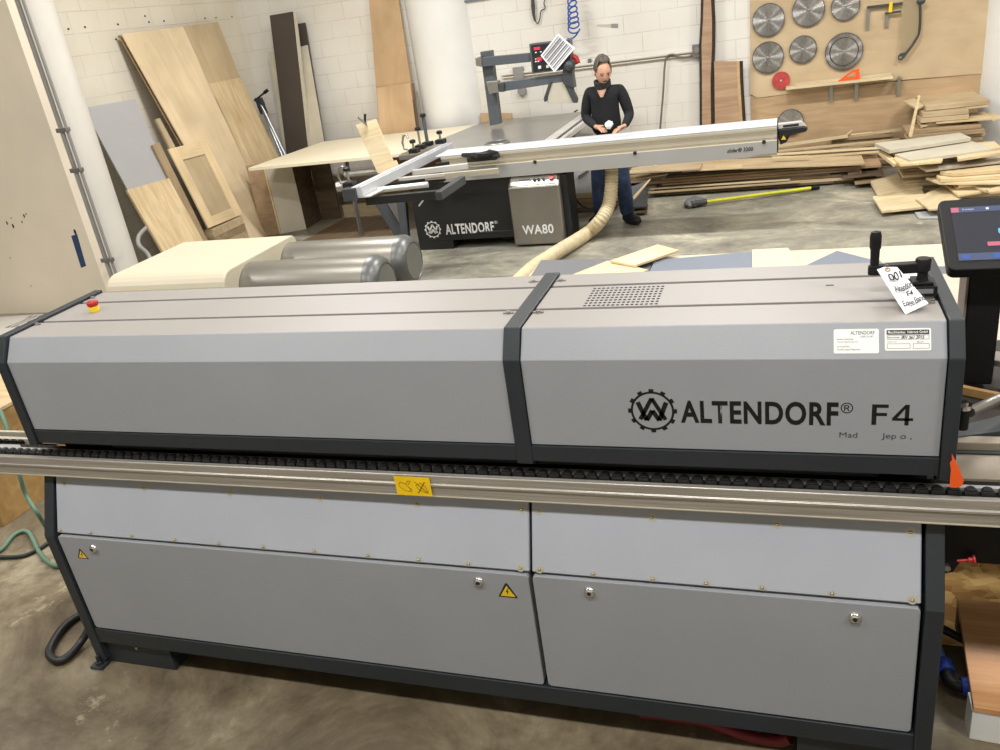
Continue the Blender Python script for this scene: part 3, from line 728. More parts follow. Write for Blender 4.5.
plank('plywood_offcut', onz([(553, 282), (608, 260.5), (648, 269.5), (600, 288)], .806), .008, 'pine_pale', 'pointed pale plywood offcut lying over the grey sheet on the work table', 'board')
pk = onz([(610, 260.5), (657.5, 244.4), (679, 249.8), (635, 265)], .822)
plank('pine_plank', [pk[0], pk[1], pk[2], pk[3]], .014, 'pine_pale', 'short pale wood plank lying across the grey sheet on the work table', 'board')

# ---------------------------------------------------------------- sliding table saw
SW = thing('sliding_table_saw', (-2.0, 8.2, 0), 'large sliding table saw with black cabinet and long aluminium sliding beam', 'table saw')
cab = MB().box(-3.66, -2.45, 7.80, 8.9, .09, .70).build('cabinet', 'saw_black', SW, .004)
bx('cabinet_foot', -3.66, -3.27, 7.80, 8.9, 0, .09, 'saw_black', cab); bx('cabinet_foot', -2.8, -2.45, 8.0, 8.9, 0, .09, 'saw_black', cab)
bx('cabinet_rail', -2.95, -2.55, 7.793, 7.80, .155, .165, 'guard_dark', cab)
PC = ((0, 7.80, 0), (1, 0, 0), (0, 0, 1), (0, -1, 0))
emblem('emblem', -3.475, .215, .092, 'white_print', cab, 7.799)
text('maker_lettering', 'ALTENDORF', -3.335, -2.80, .152, .262, 'white_print', cab, PC, bold=.03, depth=.002)
text('registered_mark', '®', -2.79, -2.755, .235, .268, 'white_print', cab, PC, depth=.002)
MB().prof_x([(7.71, .02), (7.71, .60), (7.80, .685), (8.05, .685), (8.05, .02)], -2.575, -2.055).build('control_box', 'steel_drum', SW, .02, 3)
bx('box_side', -2.055, -1.99, 7.79, 8.1, .03, .68, 'saw_black', SW, .01)
cbp = MB().prism([(-2.55, 7.722, .616), (-2.08, 7.722, .616), (-2.08, 7.795, .684), (-2.55, 7.795, .684)], Vector((0, -.68, .73)) * .004).build('button_panel', 'alu_light', SW, .001)
for i, x in enumerate((-2.30, -2.26, -2.21)):
    MB().cyl((x, 7.748, .652), (x, 7.738, .663), .014, n=12).build('push_button', 'ink', cbp)
MB().cyl((-2.13, 7.755, .656), (-2.13, 7.738, .674), .024, n=14).build('stop_button', 'stop_red', cbp)
text('panel_lettering', 'ALTENDORF', 0, .11, 0, .02, 'letter_black', cbp, ((-2.46, 7.755, .652), (1, 0, 0), (0, .73, .68), (0, -.68, .73)), depth=.006)
text('model_lettering', 'WA80', -2.475, -2.155, .13, .225, 'white_print', SW, ((0, 7.708, 0), (1, 0, 0), (0, 0, 1), (0, -1, 0)), bold=.02, depth=.002)
# sliding beam
BX0, BX1 = -3.30, -.072
MB().prof_x([(7.75, .705), (7.745, .712), (7.745, .832), (7.775, .835), (7.775, .850), (7.765, .855), (7.765, .915), (7.755, .922), (7.755, .945), (8.17, .945), (8.17, .835), (8.1, .705)], -3.24, BX1).build('sliding_beam', 'alu_beige', SW, .002)
lp = MB().prof_y([(-3.24, .705), (-.30, .705), (-.22, .722), (BX1, .722), (BX1, .833), (-3.24, .833)], 7.738, 7.745).build('beam_cover_plate', 'slider_grey', SW, .001)
for px_, py_ in ((535, 162), (635, 153), (764, 142)):
    p = at_y(px_, py_, 7.738); MB().cyl((p.x, 7.738, p.z), (p.x, 7.732, p.z), .017, n=14).build('plate_bolt', 'ink', lp)
text('model_lettering', "slider® 3200", at_y(727, 147, 7.737).x, at_y(753, 145, 7.737).x, .762, .798, 'letter_black', lp, ((0, 7.737, 0), (1, 0, 0), (0, 0, 1), (0, -1, 0)), bold=.02, shear=.2, depth=.002)
MB().prof_x([(7.76, .945), (7.755, .958), (7.83, .960), (7.835, .952), (7.85, .952), (7.855, .960), (8.03, .960), (8.035, .952), (8.05, .952), (8.055, .960), (8.16, .958), (8.16, .945)], -3.3, BX1).build('sliding_carriage', 'alu_white', SW, .001)
MB().prof_y([(BX1, .72), (BX1, .945), (BX1 + .01, .945), (BX1 + .01, .72)], 7.77, 8.15).build('beam_end_plate', 'saw_black', SW, .002)
eh = MB().prof_y([(BX1 + .01, .84), (BX1 + .03, .78), (BX1 + .08, .80), (BX1 + .11, .855), (BX1 + .24, .875), (BX1 + .255, .90), (BX1 + .22, .918), (BX1 + .01, .91)], 7.80, 7.86).build('end_handle', 'saw_black', SW, .006)
MB().prof_y([(BX1 + .01, .916), (BX1 + .24, .921), (BX1 + .20, .962), (BX1 + .01, .958)], 7.82, 7.88).build('end_stop', 'alu_light', SW, .002)
MB().prof_y([(BX1 + .05, .925), (BX1 + .18, .928), (BX1 + .18, .948), (BX1 + .05, .945)], 7.817, 7.82).build('end_stop_slot', 'ink', SW)
triangle_sign(BX1 + .055, .838, .05, eh, 7.798, False)
# fixed table and extension
plank('saw_table', [(-3.9, 8.20, .935), (-2.33, 8.20, .935), (-2.33, 10.25, .935), (-3.62, 10.25, .935)], .05, 'steel_table', parent=SW)
bx('table_edge_profile', -2.33, -2.22, 8.25, 10.2, .88, .93, 'alu_light', SW, .002)
bx('table_edge_slot', -2.22, -2.19, 8.25, 10.2, .86, .915, 'ink', SW, .002)
bx('table_edge_profile', -2.19, -2.14, 8.25, 10.2, .87, .92, 'alu_light', SW, .002)
for x, y in ((-3.4, 10.0), (-2.5, 10.0)): bx('table_leg', x, x + .08, y, y + .08, 0, .885, 'paint_dark', SW)
rg = at_z(497, 143, .96)
MB().tube([rg + Vector((.12 * math.cos(a), .12 * math.sin(a), 0)) for a in [2 * math.pi * i / 28 for i in range(28)]], .014, 8, closed=True).build('table_ring', 'zinc', SW)
MB().cyl(rg - Vector((0, 0, .025)), rg + Vector((0, 0, .01)), .1, n=28).build('table_ring_plate', 'mid_dark', SW)
# crosscut outrigger at the left end of the beam
def pz(x, y, z=.9): return at_z(x, y, z)
def bar_px(name, x0, y0, x1, y1, z, w, h, mat, par=None, ext=0.0):
    a, b_ = at_z(x0, y0, z), at_z(x1, y1, z); d = (b_ - a).normalized(); s = Vector((-d.y, d.x, 0)) * w / 2
    return MB().prism([a + s, b_ + s, b_ - s, a - s], (0, 0, -h)).build(name, mat, par or SW, .003)
bar_px('outrigger_frame', 366, 197, 440, 190, .86, .06, .07, 'saw_black')
bar_px('outrigger_frame', 438, 192, 462, 176, .87, .06, .07, 'guard_dark')
bar_px('outrigger_frame', 385, 184, 445, 175, .87, .05, .05, 'saw_black')
bar_px('outrigger_frame', 436, 163, 468, 158, .90, .06, .05, 'saw_black')
a = at_z(378, 190, .89); b_ = at_z(428, 184.5, .89); MB().cyl(a, b_, .026, n=16).build('roller', 'alu_light', SW)
bar_px('outrigger_bar', 402, 177, 498, 168, .90, .035, .05, 'alu_beige'); bar_px('outrigger_bar', 412, 170, 468, 163, .91, .06, .05, 'alu_light')
bar_px('outrigger_bar', 398, 178, 444, 173, .905, .02, .03, 'alu_light')
a = at_z(345, 175, .88); b_ = at_z(384, 171, .88); MB().cyl(a, b_, .03, n=16).build('telescopic_tube', 'zinc', SW)
a = at_z(337, 187, .86); b_ = at_z(352, 185, .86); MB().cyl(a, b_, .05, n=16).build('tube_end', 'zinc', SW)
MB().tube([at_z(463, 155, .95), at_z(480, 156, .97), at_z(490, 153, .97), at_z(497, 153, .95)], [.02, .035, .035, .02], 10).build('shoe_clamp', 'saw_black', SW)
MB().box(*[v for p in ((at_z(462, 160, .95).x, at_z(488, 160, .95).x),) for v in p], 7.6, 7.72, .90, .95).build('shoe_base', 'saw_black', SW, .01)
# crosscut fence, a white aluminium bar running away from the viewer
f0, f1 = at_z(356, 187, .985), at_z(448, 143, .985)
fd = (f1 - f0).normalized(); fs = Vector((fd.y, -fd.x, 0))
fence = MB().prism([f0 - fs * .05, f1 - fs * .05, f1 + fs * .05, f0 + fs * .05], (0, 0, -.085)).build('crosscut_fence', 'alu_white', SW, .004)
MB().prism([f0 + fs * .02, f1 + fs * .02, f1 + fs * .028, f0 + fs * .028], (0, 0, .002)).build('fence_slot', 'letter_grey', fence)
MB().prism([f0 - fs * .05 + Vector((0, 0, -.085)), f0 + fd * .3 - fs * .05 + Vector((0, 0, -.085)), f0 + fd * .3 + fs * .12 + Vector((0, 0, -.085)), f0 + fs * .12 + Vector((0, 0, -.085))], (0, 0, -.01)).build('fence_scale', 'alu_light', fence)
def knob_stop(base, h, name='fence_stop', par=fence, r=.012, flip=False):
    o = MB().box(base.x - .05, base.x + .05, base.y - .04, base.y + .05, base.z, base.z + .045).build(name, 'saw_black', par, .004)
    MB().cyl(base + Vector((0, 0, .04)), base + Vector((0, 0, h)), r, n=12).build('stop_rod', 'arm_grey' if h > .2 else 'zinc', o)
    MB().lathe([(.014, h), (.03, h), (.033, h + .025), (.02, h + .035), (.0001, h + .036)], base, n=16).build('knob', 'saw_black', o)
knob_stop(at_z(428, 146, .985), .30, r=.018); knob_stop(at_z(421, 149, .985), .19); knob_stop(at_z(441, 143.5, .985), .10)
knob_stop(at_z(414.5, 153, .985), .10); knob_stop(at_z(350, 187, .97), .14)
for x, y in ((408, 148), (345, 182)):
    c = at_z(x, y, .98); MB().tube([c + Vector((.035, 0, -.02)), c + Vector((-.045, 0, -.01)), c + Vector((-.055, 0, .06)), c + Vector((-.03, 0, .13)), c + Vector((.01, 0, .14)), c + Vector((.02, 0, .10))], .012, 8).build('hold_down_bow', 'zinc', fence)
c = at_z(355, 193, .93); MB().box(c.x - .10, c.x + .03, c.y - .05, c.y + .05, c.z - .06, c.z + .05).build('fence_end_stop', 'mid_dark', fence, .008)
# swing arm under the outrigger
p = [at_y(x, y, 8.1) for x, y in ((372, 200), (383, 198), (404, 232), (404, 250), (398, 246), (392, 232))]
MB().prism([(q.x, 8.1, q.z) for q in p], (0, .06, 0)).build('swing_arm', 'arm_grey', SW, .004)
p = [at_y(x, y, 8.05) for x, y in ((385, 200), (395, 198), (408, 226), (404, 232))]
MB().prism([(q.x, 8.05, q.z) for q in p], (0, .05, 0)).build('swing_arm', 'galvanised', SW, .004)
p = [at_y(x, y, 7.95) for x, y in ((396, 200), (405, 200), (409, 245), (402, 245))]
MB().prism([(q.x, 7.95, q.z) for q in p], (0, .06, 0)).build('support_post', 'arm_grey', SW, .004)
MB().tube([at_y(422, 193, 7.7), at_y(426, 196, 7.7), at_y(422, 202, 7.7), at_y(419, 206, 7.7)], .008, 6).build('lock_lever', 'alu_light', SW)
# overhead arm with guard and display
GY = 9.45
def gy(x, y, Y=GY): return at_y(x, y, Y)
def flat_px(name, pts, Y, th, mat, par=SW, bev=.004):
    return MB().prism([gy(x, y, Y) for x, y in pts], (0, th, 0)).build(name, mat, par, bev)
flat_px('guard_post', [(480, 52), (491, 50.5), (500, 124), (490, 126)], GY + .1, .10, 'arm_grey')
flat_px('guard_arm', [(476, 58), (530, 53), (530, 62), (480, 67)], GY, .09, 'arm_grey')
flat_px('guard_arm', [(497, 83), (562, 74), (564, 82), (500, 92)], GY, .09, 'arm_grey')
flat_px('arm_joint', [(475, 58), (481, 56), (482, 67), (476, 66)], GY - .02, .13, 'zinc')
flat_px('arm_joint', [(486, 82), (497, 81), (499, 92), (489, 94)], GY - .02, .13, 'zinc')
flat_px('arm_joint', [(498, 84), (504, 83), (504, 92), (499, 92)], GY - .03, .13, 'guard_dark')
dc = flat_px('display_case', [(529, 44), (570, 39), (572, 69), (532, 74)], GY - .06, .12, 'arm_grey')
flat_px('display_face', [(531, 45.5), (569, 41), (571, 67.5), (533.5, 72)], GY - .066, .006, 'saw_black', dc, 0)
for pts, mt in (([(533.5, 47.5), (540, 46.7), (540, 49.5), (534, 50.2)], 'led_red'), ([(537, 57.5), (541.5, 57), (541.5, 60.5), (537.5, 61)], 'led_red'),
                ([(535, 52), (536.5, 51.8), (536.7, 53), (535, 53.2)], 'white_print'), ([(540, 51.3), (541.5, 51.1), (541.7, 52.3), (540, 52.5)], 'white_print'), ([(535, 58.5), (536.3, 58.4), (536.4, 59.5), (535, 59.6)], 'white_print'),
                ([(535, 61), (536.5, 60.8), (536.7, 62), (535, 62.2)], 'white_print'), ([(537.5, 61), (539, 60.8), (539.2, 62), (537.5, 62)], 'white_print'), ([(538, 66), (541, 65.6), (541, 68.6), (538.3, 69)], 'white_print'), ([(546, 65), (549, 64.6), (549, 67.6), (546.3, 68)], 'white_print')):
    flat_px('display_light', pts, GY - .07, .003, mt, dc, 0)
flat_px('guard_bracket', [(564, 60), (573, 62), (572, 75), (574, 88), (563, 84), (562, 76)], GY - .04, .14, 'guard_dark')
ghk = gy(569, 66, GY - .05); MB().ball(ghk, (.065, .05, .065), 16).build('guard_knob', 'guard_dark', SW)
MB().tube([gy(567, 57, GY), gy(572, 56, GY), gy(576, 58, GY), gy(578, 62, GY), gy(575, 63, GY)], [.02, .03, .03, .03, .02], 8).build('red_handle', 'red', SW)
flat_px('guard_frame', [(549, 82), (552, 82), (547, 96), (547, 101), (544.5, 102.5), (543.5, 99)], GY - .02, .06, 'guard_dark')
flat_px('guard_frame', [(563, 82), (570, 78), (574, 92), (577.5, 99), (577, 103), (573, 103)], GY - .02, .06, 'guard_dark')
flat_px('guard_hood', [(552, 83), (564, 82), (569, 89), (574, 101), (572, 103), (547, 103), (548, 96)], GY, .03, 'plastic_clear_tan')
flat_px('guard_lever', [(573, 112), (577, 109.5), (578, 110.5), (575, 112.6)], GY, .02, 'ink')
# printed paper taped to the display
pp = plank('paper_sheet', [gy(540.5, 55.5, GY - .09), gy(558, 33.5, GY - .09), gy(575, 48, GY - .10), gy(554.5, 72.5, GY - .10)], .002, 'paper', 'white printed list taped over the display of the saw arm', 'paper', up=(0, -1, 0))
lines = MB()
P0, P1, P2, P3 = [gy(x, y, GY - .096) + Vector((0, -.004, 0)) for x, y in ((540.5, 55.5), (558, 33.5), (575, 48), (554.5, 72.5))]
for i in range(9):
    t = .08 + i * .1; a = P0.lerp(P3, t); b_ = P1.lerp(P2, t); a2 = P0.lerp(P3, t + .035 + .03 * (i % 2)); b2 = P1.lerp(P2, t + .035 + .03 * (i % 2))
    s, e = .06, .94; lines.add([a.lerp(b_, s), a.lerp(b_, e), a2.lerp(b2, e), a2.lerp(b2, s)], [(0, 1, 2, 3)])
o = lines.build('printed_lines', 'letter_grey'); o.data.transform(pp.matrix_world.inverted()); o.parent = pp
# offcut standing on the fence with its clamp
plank('plywood_offcut', [at_y(355.5, 125, 7.6), at_y(375.5, 119, 7.6), at_y(395, 166, 7.55), at_y(378, 174, 7.55)], .018, 'birch_pale', 'narrow pale plywood offcut standing upright in the saw fence with a clamp on top', 'board', up=(0, -1, 0))
plank('plywood_offcut', [at_y(378, 168, 7.5), at_y(396, 160, 7.5), at_y(399, 167, 7.48), at_y(381, 176, 7.48)], .012, 'pine_pale', 'tiny pale offcut at the foot of the upright board in the saw fence', 'board', up=(0, -1, 0))
cl = thing('spring_clamp', at_y(366, 122, 7.58), 'small spring clamp with dark handles on top of the upright plywood offcut', 'clamp')
MB().tube([at_y(358, 117, 7.55), at_y(363, 121, 7.57), at_y(367, 126, 7.59)], [.012, .012, .006], 8).build('clamp_jaw', 'zinc', cl)
MB().tube([at_y(365, 114, 7.6), at_y(365, 121, 7.6), at_y(367, 126, 7.6)], [.013, .012, .006], 8).build('clamp_jaw', 'saw_black', cl)

# ---------------------------------------------------------------- dust hose and cable
hp = [at_y(611, 150, 8.05), at_y(611.5, 170, 8.0), at_y(611, 190, 7.95), at_y(608, 207, 7.87), at_y(600, 221, 7.78), at_z(590, 231, .085), at_z(577, 240, .075), at_z(562, 249, .085), at_z(547, 258.5, .08), at_z(533, 268, .08), at_z(520, 280, .08), at_z(505, 296, .08), at_z(470, 318, .08), Vector((-2.3, 3.6, .08)), Vector((-2.2, 2.9, .08))]
sp = smooth(hp, 24); rs = [.062 + (.005 if i % 4 < 2 else -.003) for i in range(len(sp))]
tag(MB().tube(sp, rs, 18).build('dust_hose', 'dust_hose_tan', origin=(-1.8, 7.6, 0)), 'beige ribbed dust hose curving over the floor between saw and person', 'hose')
tag(MB().tube(smooth([at_y(568, 174, 8.15), at_y(572, 190, 8.2), at_y(578, 202, 8.4), at_z(586, 208, .15), at_z(598, 210, .05), at_z(604, 209, .05)]), .011, 8).build('power_cable', 'rubber', origin=(-2, 8.3, 0)), 'black power cable hanging behind the saw control box', 'cable')

# ================================================================== LEFT SIDE OF THE SHOP
# conduit and tape on the near wall
cd = thing('electrical_conduit', at_y(60, 120, 6.17), 'two grey metal conduits running up the corner of the beige wall', 'conduit')
xa, xb = at_y(24, 8, 6.17), at_y(109, 268, 6.17); cxm = (xa.x + xb.x) / 2
MB().cyl((cxm - .028, 6.175, 0), (cxm - .028, 6.175, 4.5), .020, n=12).build('pipe', 'conduit_grey', cd)
MB().cyl((cxm + .03, 6.18, 0), (cxm + .03, 6.18, 4.5), .014, n=12).build('pipe', 'conduit_grey', cd)
for z in (at_y(63, 130, 6.17).z, at_y(78, 170, 6.17).z, at_y(107, 260, 6.17).z):
    MB().box(cxm - .07, cxm + .055, 6.145, 6.198, z - .02, z + .02).build('pipe_strap', 'galvanised', cd, .006)
plank('tape_strip', [at_y(71, 236, 6.198), at_y(77, 234, 6.198), at_y(86, 266, 6.198), at_y(81, 268, 6.198)], .003, 'blue_tape', 'short strip of dark blue tape stuck on the beige wall', 'tape', up=(0, -1, 0))
sc = MB()
for x, y, s in ((7, 223, .02), (13, 226, .024), (22, 222, .014), (24, 216, .02), (26, 214, .012), (11, 218, .01), (31, 286, .01), (10, 258, .01), (75, 232, .03)):
    p = at_y(x, y, 6.1985); sc.ball(p, (s * .5, .001, s), 8)
tag(sc.build('wall_scuffs', 'ink', origin=(-7, 6.2, .8)), 'small black scuff marks on the beige wall near the conduit', 'scuff marks')['kind'] = 'stuff'
wb = plank('floor_board', [at_z(-20, 330, .03), at_z(-20, 318, .03), at_z(43, 314, .03), at_z(40, 345, .03), at_z(-20, 372, .03)], .03, 'column_white', 'off-white board with pencil numbers on the floor along the beige wall', 'board')
q = at_z(4, 328, .031); o = text('pencil_numbers', '203   931   x', 0, .62, 0, .34, 'letter_grey', wb, (q, (1, .02, 0), (0, 1, 0), (0, 0, 1)))
o.data.transform(Matrix.Translation(wloc(wb))); o.data.transform(wb.matrix_world.inverted())
# sheets leaning against the side wall
def lean(name, pts, th, mat, label, cat='board', parent=None, up=(1, -.3, .3), group=None):
    return plank(name, [Vector(p) for p in pts], th, mat, label, cat, group, parent, up=up)
# (pixel, X) -> corners on the leaning plane
def LX(x, y, X): return at_x(x, y, X)
def LP(x, y, off=0.0):
    """where a sight line meets the common slope of the boards leaning on the side wall"""
    d = _ray(x, y); k_ = -6.2 + off; t = (k_ - EYE.x - .237 * EYE.z) / (d.x + .237 * d.z); return EYE + d * t
def todown(p, q, z=.01): t = (z - p.z) / (q.z - p.z); return p + (q - p) * t
tlp, tmp_, trp = LP(122, 34), LP(183, 26.5), LP(218, 21.5)
bl, bmid, br_ = todown(tlp, LP(205, 182)), todown(tmp_, LP(247, 165)), todown(trp, LP(278, 152))
lean('plywood_sheet', [LP(205, 182, -.05) , LP(119, 35, -.05), trp + Vector((-.05, 0, 0)), br_ + Vector((-.05, 0, 0)), bl + Vector((-.05, 0, 0))][1:], .018, 'brown_panel', 'rearmost plywood sheet of the tall leaning stack, its brown edge showing')
big = lean('plywood_sheet', [bl, tlp, tmp_, bmid], .018, 'ply_tan', 'tall tan plywood sheet with pale patches leaning on the side wall')
jA, jB = LP(208, 84), LP(240, 77.5)
p2 = lean('plywood_sheet', [jA, tmp_, trp, jB], .018, 'ply_dark_tan', 'darker tan plywood piece topping the figured sheet at the stack')
p3 = lean('plywood_sheet', [bmid, jA, jB, br_], .018, 'ply_figured', 'figured plywood sheet below the darker piece in the leaning stack')
bpy.context.view_layer.update()
inv = big.matrix_world.inverted()
for x, y in ((146, 46), (149, 57), (158, 69), (176, 41), (180, 53)):
    # repair patches in the face veneer
    d = _ray(x, y); n_ = (big.matrix_world.to_3x3() @ Vector((0, 0, 1))); t = (big.matrix_world.translation - EYE).dot(n_) / d.dot(n_); c = EYE + d * t
    dn = (bl - tlp).normalized(); sd = n_.cross(dn).normalized()
    o = MB().prism([c + dn * .045 * math.cos(a) + sd * .016 * math.sin(a) + n_ * .0008 for a in [2 * math.pi * i / 14 for i in range(14)]], -n_ * .0006).build('veneer_patch', 'pine_pale')
    o.data.transform(inv); o.parent = big
lean('wood_strip', [todown(LP(156, 119, .03), LP(170, 148, .03)), LP(156, 119, .03), LP(160, 118, .03), todown(LP(160, 118, .03), LP(175, 146, .03))], .03, 'pile_tan', 'short pale wood strip tucked against the edge of the tall plywood stack')
g0, g1, g2, g3 = LP(83.5, 108, .0), LP(135.5, 99, .0), LP(169, 178, .0), LP(128, 190, .0)
lean('melamine_board', [todown(g0, g3), g0, g1, todown(g1, g2)], .019, 'melamine_grey', 'grey melamine board leaning on the side wall beside the white column')
h0, h1, h2, h3 = LP(127, 190, .05), LP(169, 178, .05), LP(204, 242, .05), LP(163, 252, .05)
lean('plywood_board', [todown(h0, h3), h0, h1, todown(h1, h2)], .03, 'ply_figured', 'short figured plywood board leaning against the grey melamine board')
i0, i1, i2, i3 = LP(152.5, 145, .04), LP(159.5, 142.5, .04), LP(204, 232, .04), LP(197, 234, .04)
lean('walnut_strip', [todown(i0, i3), i0, i1, todown(i1, i2)], .03, 'pile_brown', 'narrow brown strip leaning between the grey board and the cabinet door')
# cabinet door frame leaning
D0, D1, D2, D3 = LP(168.5, 149, .07), LP(206, 140, .07), LP(243, 214, .07), LP(209, 228, .07)
door = thing('cabinet_door', D3, 'pale maple cabinet door with sunken panel leaning against the plywood stack', 'cabinet door')
def bil(u, v): return D0.lerp(D1, u).lerp(D3.lerp(D2, u), v)
upn = (1, -.3, .3)
plank('stile', [bil(0, 1), bil(0, 0), bil(.2, 0), bil(.2, 1)], .022, 'maple_frame', parent=door, up=upn)
plank('stile', [bil(.8, 1), bil(.8, 0), bil(1, 0), bil(1, 1)], .022, 'maple_frame', parent=door, up=upn)
plank('door_rail', [bil(.2, 0), bil(.8, 0), bil(.8, .16), bil(.2, .16)], .022, 'maple_frame', parent=door, up=upn)
plank('door_rail', [bil(.2, .88), bil(.8, .88), bil(.8, 1), bil(.2, 1)], .022, 'maple_frame', parent=door, up=upn)
nn_ = (D1 - D0).cross(D3 - D0).normalized(); nn_ = nn_ if nn_.x > 0 else -nn_
plank('door_panel', [p - nn_ * .014 for p in (bil(.2, .88), bil(.2, .16), bil(.8, .16), bil(.8, .88))], .006, 'ply_dark_tan', parent=door, up=upn)
bs = min(D2.z, D3.z) - .01
for i in range(4):
    hgt = bs / 4
    tag(bx('board', D3.x - .10 + i * .004, D3.x + .02, D3.y + .02, D2.y - .02 - i * .01, i * hgt, (i + 1) * hgt - .001, 'pile_tan' if i % 2 else 'pile_brown', bevel=.002), 'thick offcut board stacked beneath the leaning maple cabinet door', 'board', 'offcut boards beneath the cabinet door')
# curved hose behind the cream housing
tag(MB().tube(smooth([LX(146, 228, -5.9), LX(139, 236, -5.85), LX(139, 245, -5.8), LX(147, 253, -5.75), LX(152, 262, -5.7), LX(158, 275, -5.65), Vector((-5.6, LX(158, 275, -5.65).y, .02))]), .02, 8).build('cable_loop', 'grey_box', origin=(-5.8, 7.2, 0)), 'grey cable looping on the floor beside the leaning boards', 'cable')
# bar clamps
for k, (x0, y0, x1, y1, lab) in enumerate(((259, 100, 290, 165, 'long silver bar clamp leaning in the corner by the plywood stack'), (262, 108, 283, 158, 'second silver bar clamp behind the first in the corner'))):
    a, b_ = at_y(x0, y0, 10.1), at_y(x1, y1, 9.95); dd = (b_ - a); e = a + dd * ((0.02 - a.z) / dd.z)
    c = thing('bar_clamp', e, lab, 'clamp'); dn = dd.normalized()
    MB().cyl(a, e, .022, n=8).build('clamp_bar', 'clamp_bar', c)
    MB().prism([a + Vector((-.05, -.03, .03)), a + Vector((.05, -.03, .03)), a + Vector((.07, -.03, -.08)), a + Vector((-.03, -.03, -.08))], (0, .05, 0)).build('clamp_head', 'mid_dark', c, .004)
    if k == 0: MB().cyl(a + Vector((-.06, -.02, .0)), a + Vector((.16, -.02, .10)), .012, n=8).cyl(a + Vector((.12, -.02, .082)), a + Vector((.18, -.02, .11)), .022, n=8).build('clamp_handle', 'ink', c)
# dark and white boards leaning on the back wall
def back(name, pts, Yt, Yb, th, mat, label, cat='board'):
    (x0, y0), (x1, y1), (x2, y2), (x3, y3) = pts
    a, b_ = at_y(x0, y0, Yt), at_y(x1, y1, Yt); c, d = at_y(x2, y2, Yb), at_y(x3, y3, Yb)
    # carry the long edges down to the floor
    def down(p, q): t = (.01 - p.z) / (q.z - p.z); return p + (q - p) * t
    return plank(name, [a, down(a, d), down(b_, c), b_], th, mat, label, cat, up=(0, -1, .2))
back('dark_board', [(269.5, 15.5), (292.5, 11.5), (305, 121), (283, 125)], 10.25, 10.1, .025, 'dark_brown_board', 'tall dark brown board with a pale edge leaning on the block wall')
back('board_edge', [(293, 12), (295.3, 12), (308, 120), (305, 121)], 10.24, 10.1, .03, 'board_white', 'thin white strip along the edge of the tall dark board')
back('dark_board', [(297, 24), (305, 22.5), (322, 128), (313, 130)], 10.36, 10.2, .02, 'dark_brown_board', 'narrower dark board behind the white strip on the block wall')
back('white_board', [(299, 47), (307, 45), (320, 120), (308, 121)], 10.30, 10.12, .02, 'board_white', 'dirty white board between the two dark brown boards')
back('white_board', [(268, 52), (274, 51), (284, 125), (280, 127)], 10.30, 10.15, .02, 'board_white', 'narrow white board leaning beside the tall dark brown board')
# brown panel and cardboard by the column
back('tall_panel', [(367, -25), (394, -30), (411, 84), (376, 88)], 10.38, 10.28, .02, 'cardboard', 'tall tan panel standing against the wall behind the white column')
back('cardboard_panel', [(376.5, 88), (410, 83), (416, 130), (380, 135)], 10.25, 10.15, .02, 'cardboard', 'orange-brown cardboard panel with a centre seam beside the column')
back('dark_strip', [(410, 84), (413.5, 83), (419, 130), (416, 130)], 10.30, 10.2, .02, 'brown_dark', 'thin dark strip between the cardboard panel and the column')
back('tan_board', [(480, 113), (512, 113), (512, 130), (482, 130)], 10.36, 10.33, .02, 'cardboard', 'small tan board behind the post of the saw arm')
# outfeed table of white sheet on board legs
LT = thing('assembly_table', (-5.2, 9.0, 0), 'pale sheet-topped outfeed table standing on upright boards beside the saw', 'table')
zt = .93
tA, tB, tC = at_z(248, 168, zt), at_z(310, 146.5, zt), at_z(500, 121, zt)
plank('tabletop', [(tA.x, tA.y, zt), (-3.95, tA.y, zt), (-3.66, 9.9, zt), (-3.66, 10.14, zt), (tB.x, 10.0, zt)], .035, 'sheet_cream', parent=LT)
def vpanel(pts_floor, mat, nm='leg_panel', th=.025, zt_=.893):
    (x0, y0), (x1, y1) = pts_floor; d = Vector((x1 - x0, y1 - y0, 0)).normalized(); s = Vector((-d.y, d.x, 0)) * th
    MB().prism([(x0, y0, 0), (x1, y1, 0), (x1 + s.x, y1 + s.y, 0), (x0 + s.x, y0 + s.y, 0)], (0, 0, zt_)).build(nm, mat, LT, .002)
zz = .02
pf = lambda x, y: (at_z(x, y, 0).x, at_z(x, y, 0).y)
Q0, Q1, Q2, Q3, Q4 = pf(264, 237), pf(281, 234), pf(306.6, 229), pf(322, 219.5), pf(341, 218)
vpanel((Q0, Q1), 'brown_panel'); vpanel((Q1, Q2), 'board_white'); vpanel(((Q1[0] - .012, Q1[1] - .01), (Q1[0] + .008, Q1[1] - .01)), 'pine_pale', 'panel_edge')
vpanel((Q2, Q3), 'pile_dark'); vpanel((Q3, Q4), 'brown_dark')
vpanel(((-4.70, 9.9), (-3.95, 9.85)), 'brown_panel'); vpanel(((-4.70, 8.48), (-4.68, 8.52)), 'galvanised', 'leg')
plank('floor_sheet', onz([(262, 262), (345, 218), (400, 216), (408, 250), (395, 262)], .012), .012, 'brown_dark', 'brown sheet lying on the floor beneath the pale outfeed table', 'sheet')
plank('pale_board', [at_y(342, 205, 9.6), at_y(396, 200, 9.6), at_y(398, 213, 9.55), at_y(345, 219, 9.55)], .02, 'birch_pale', 'pale board standing on edge under the outfeed table behind the saw', 'board', up=(0, -1, 0))

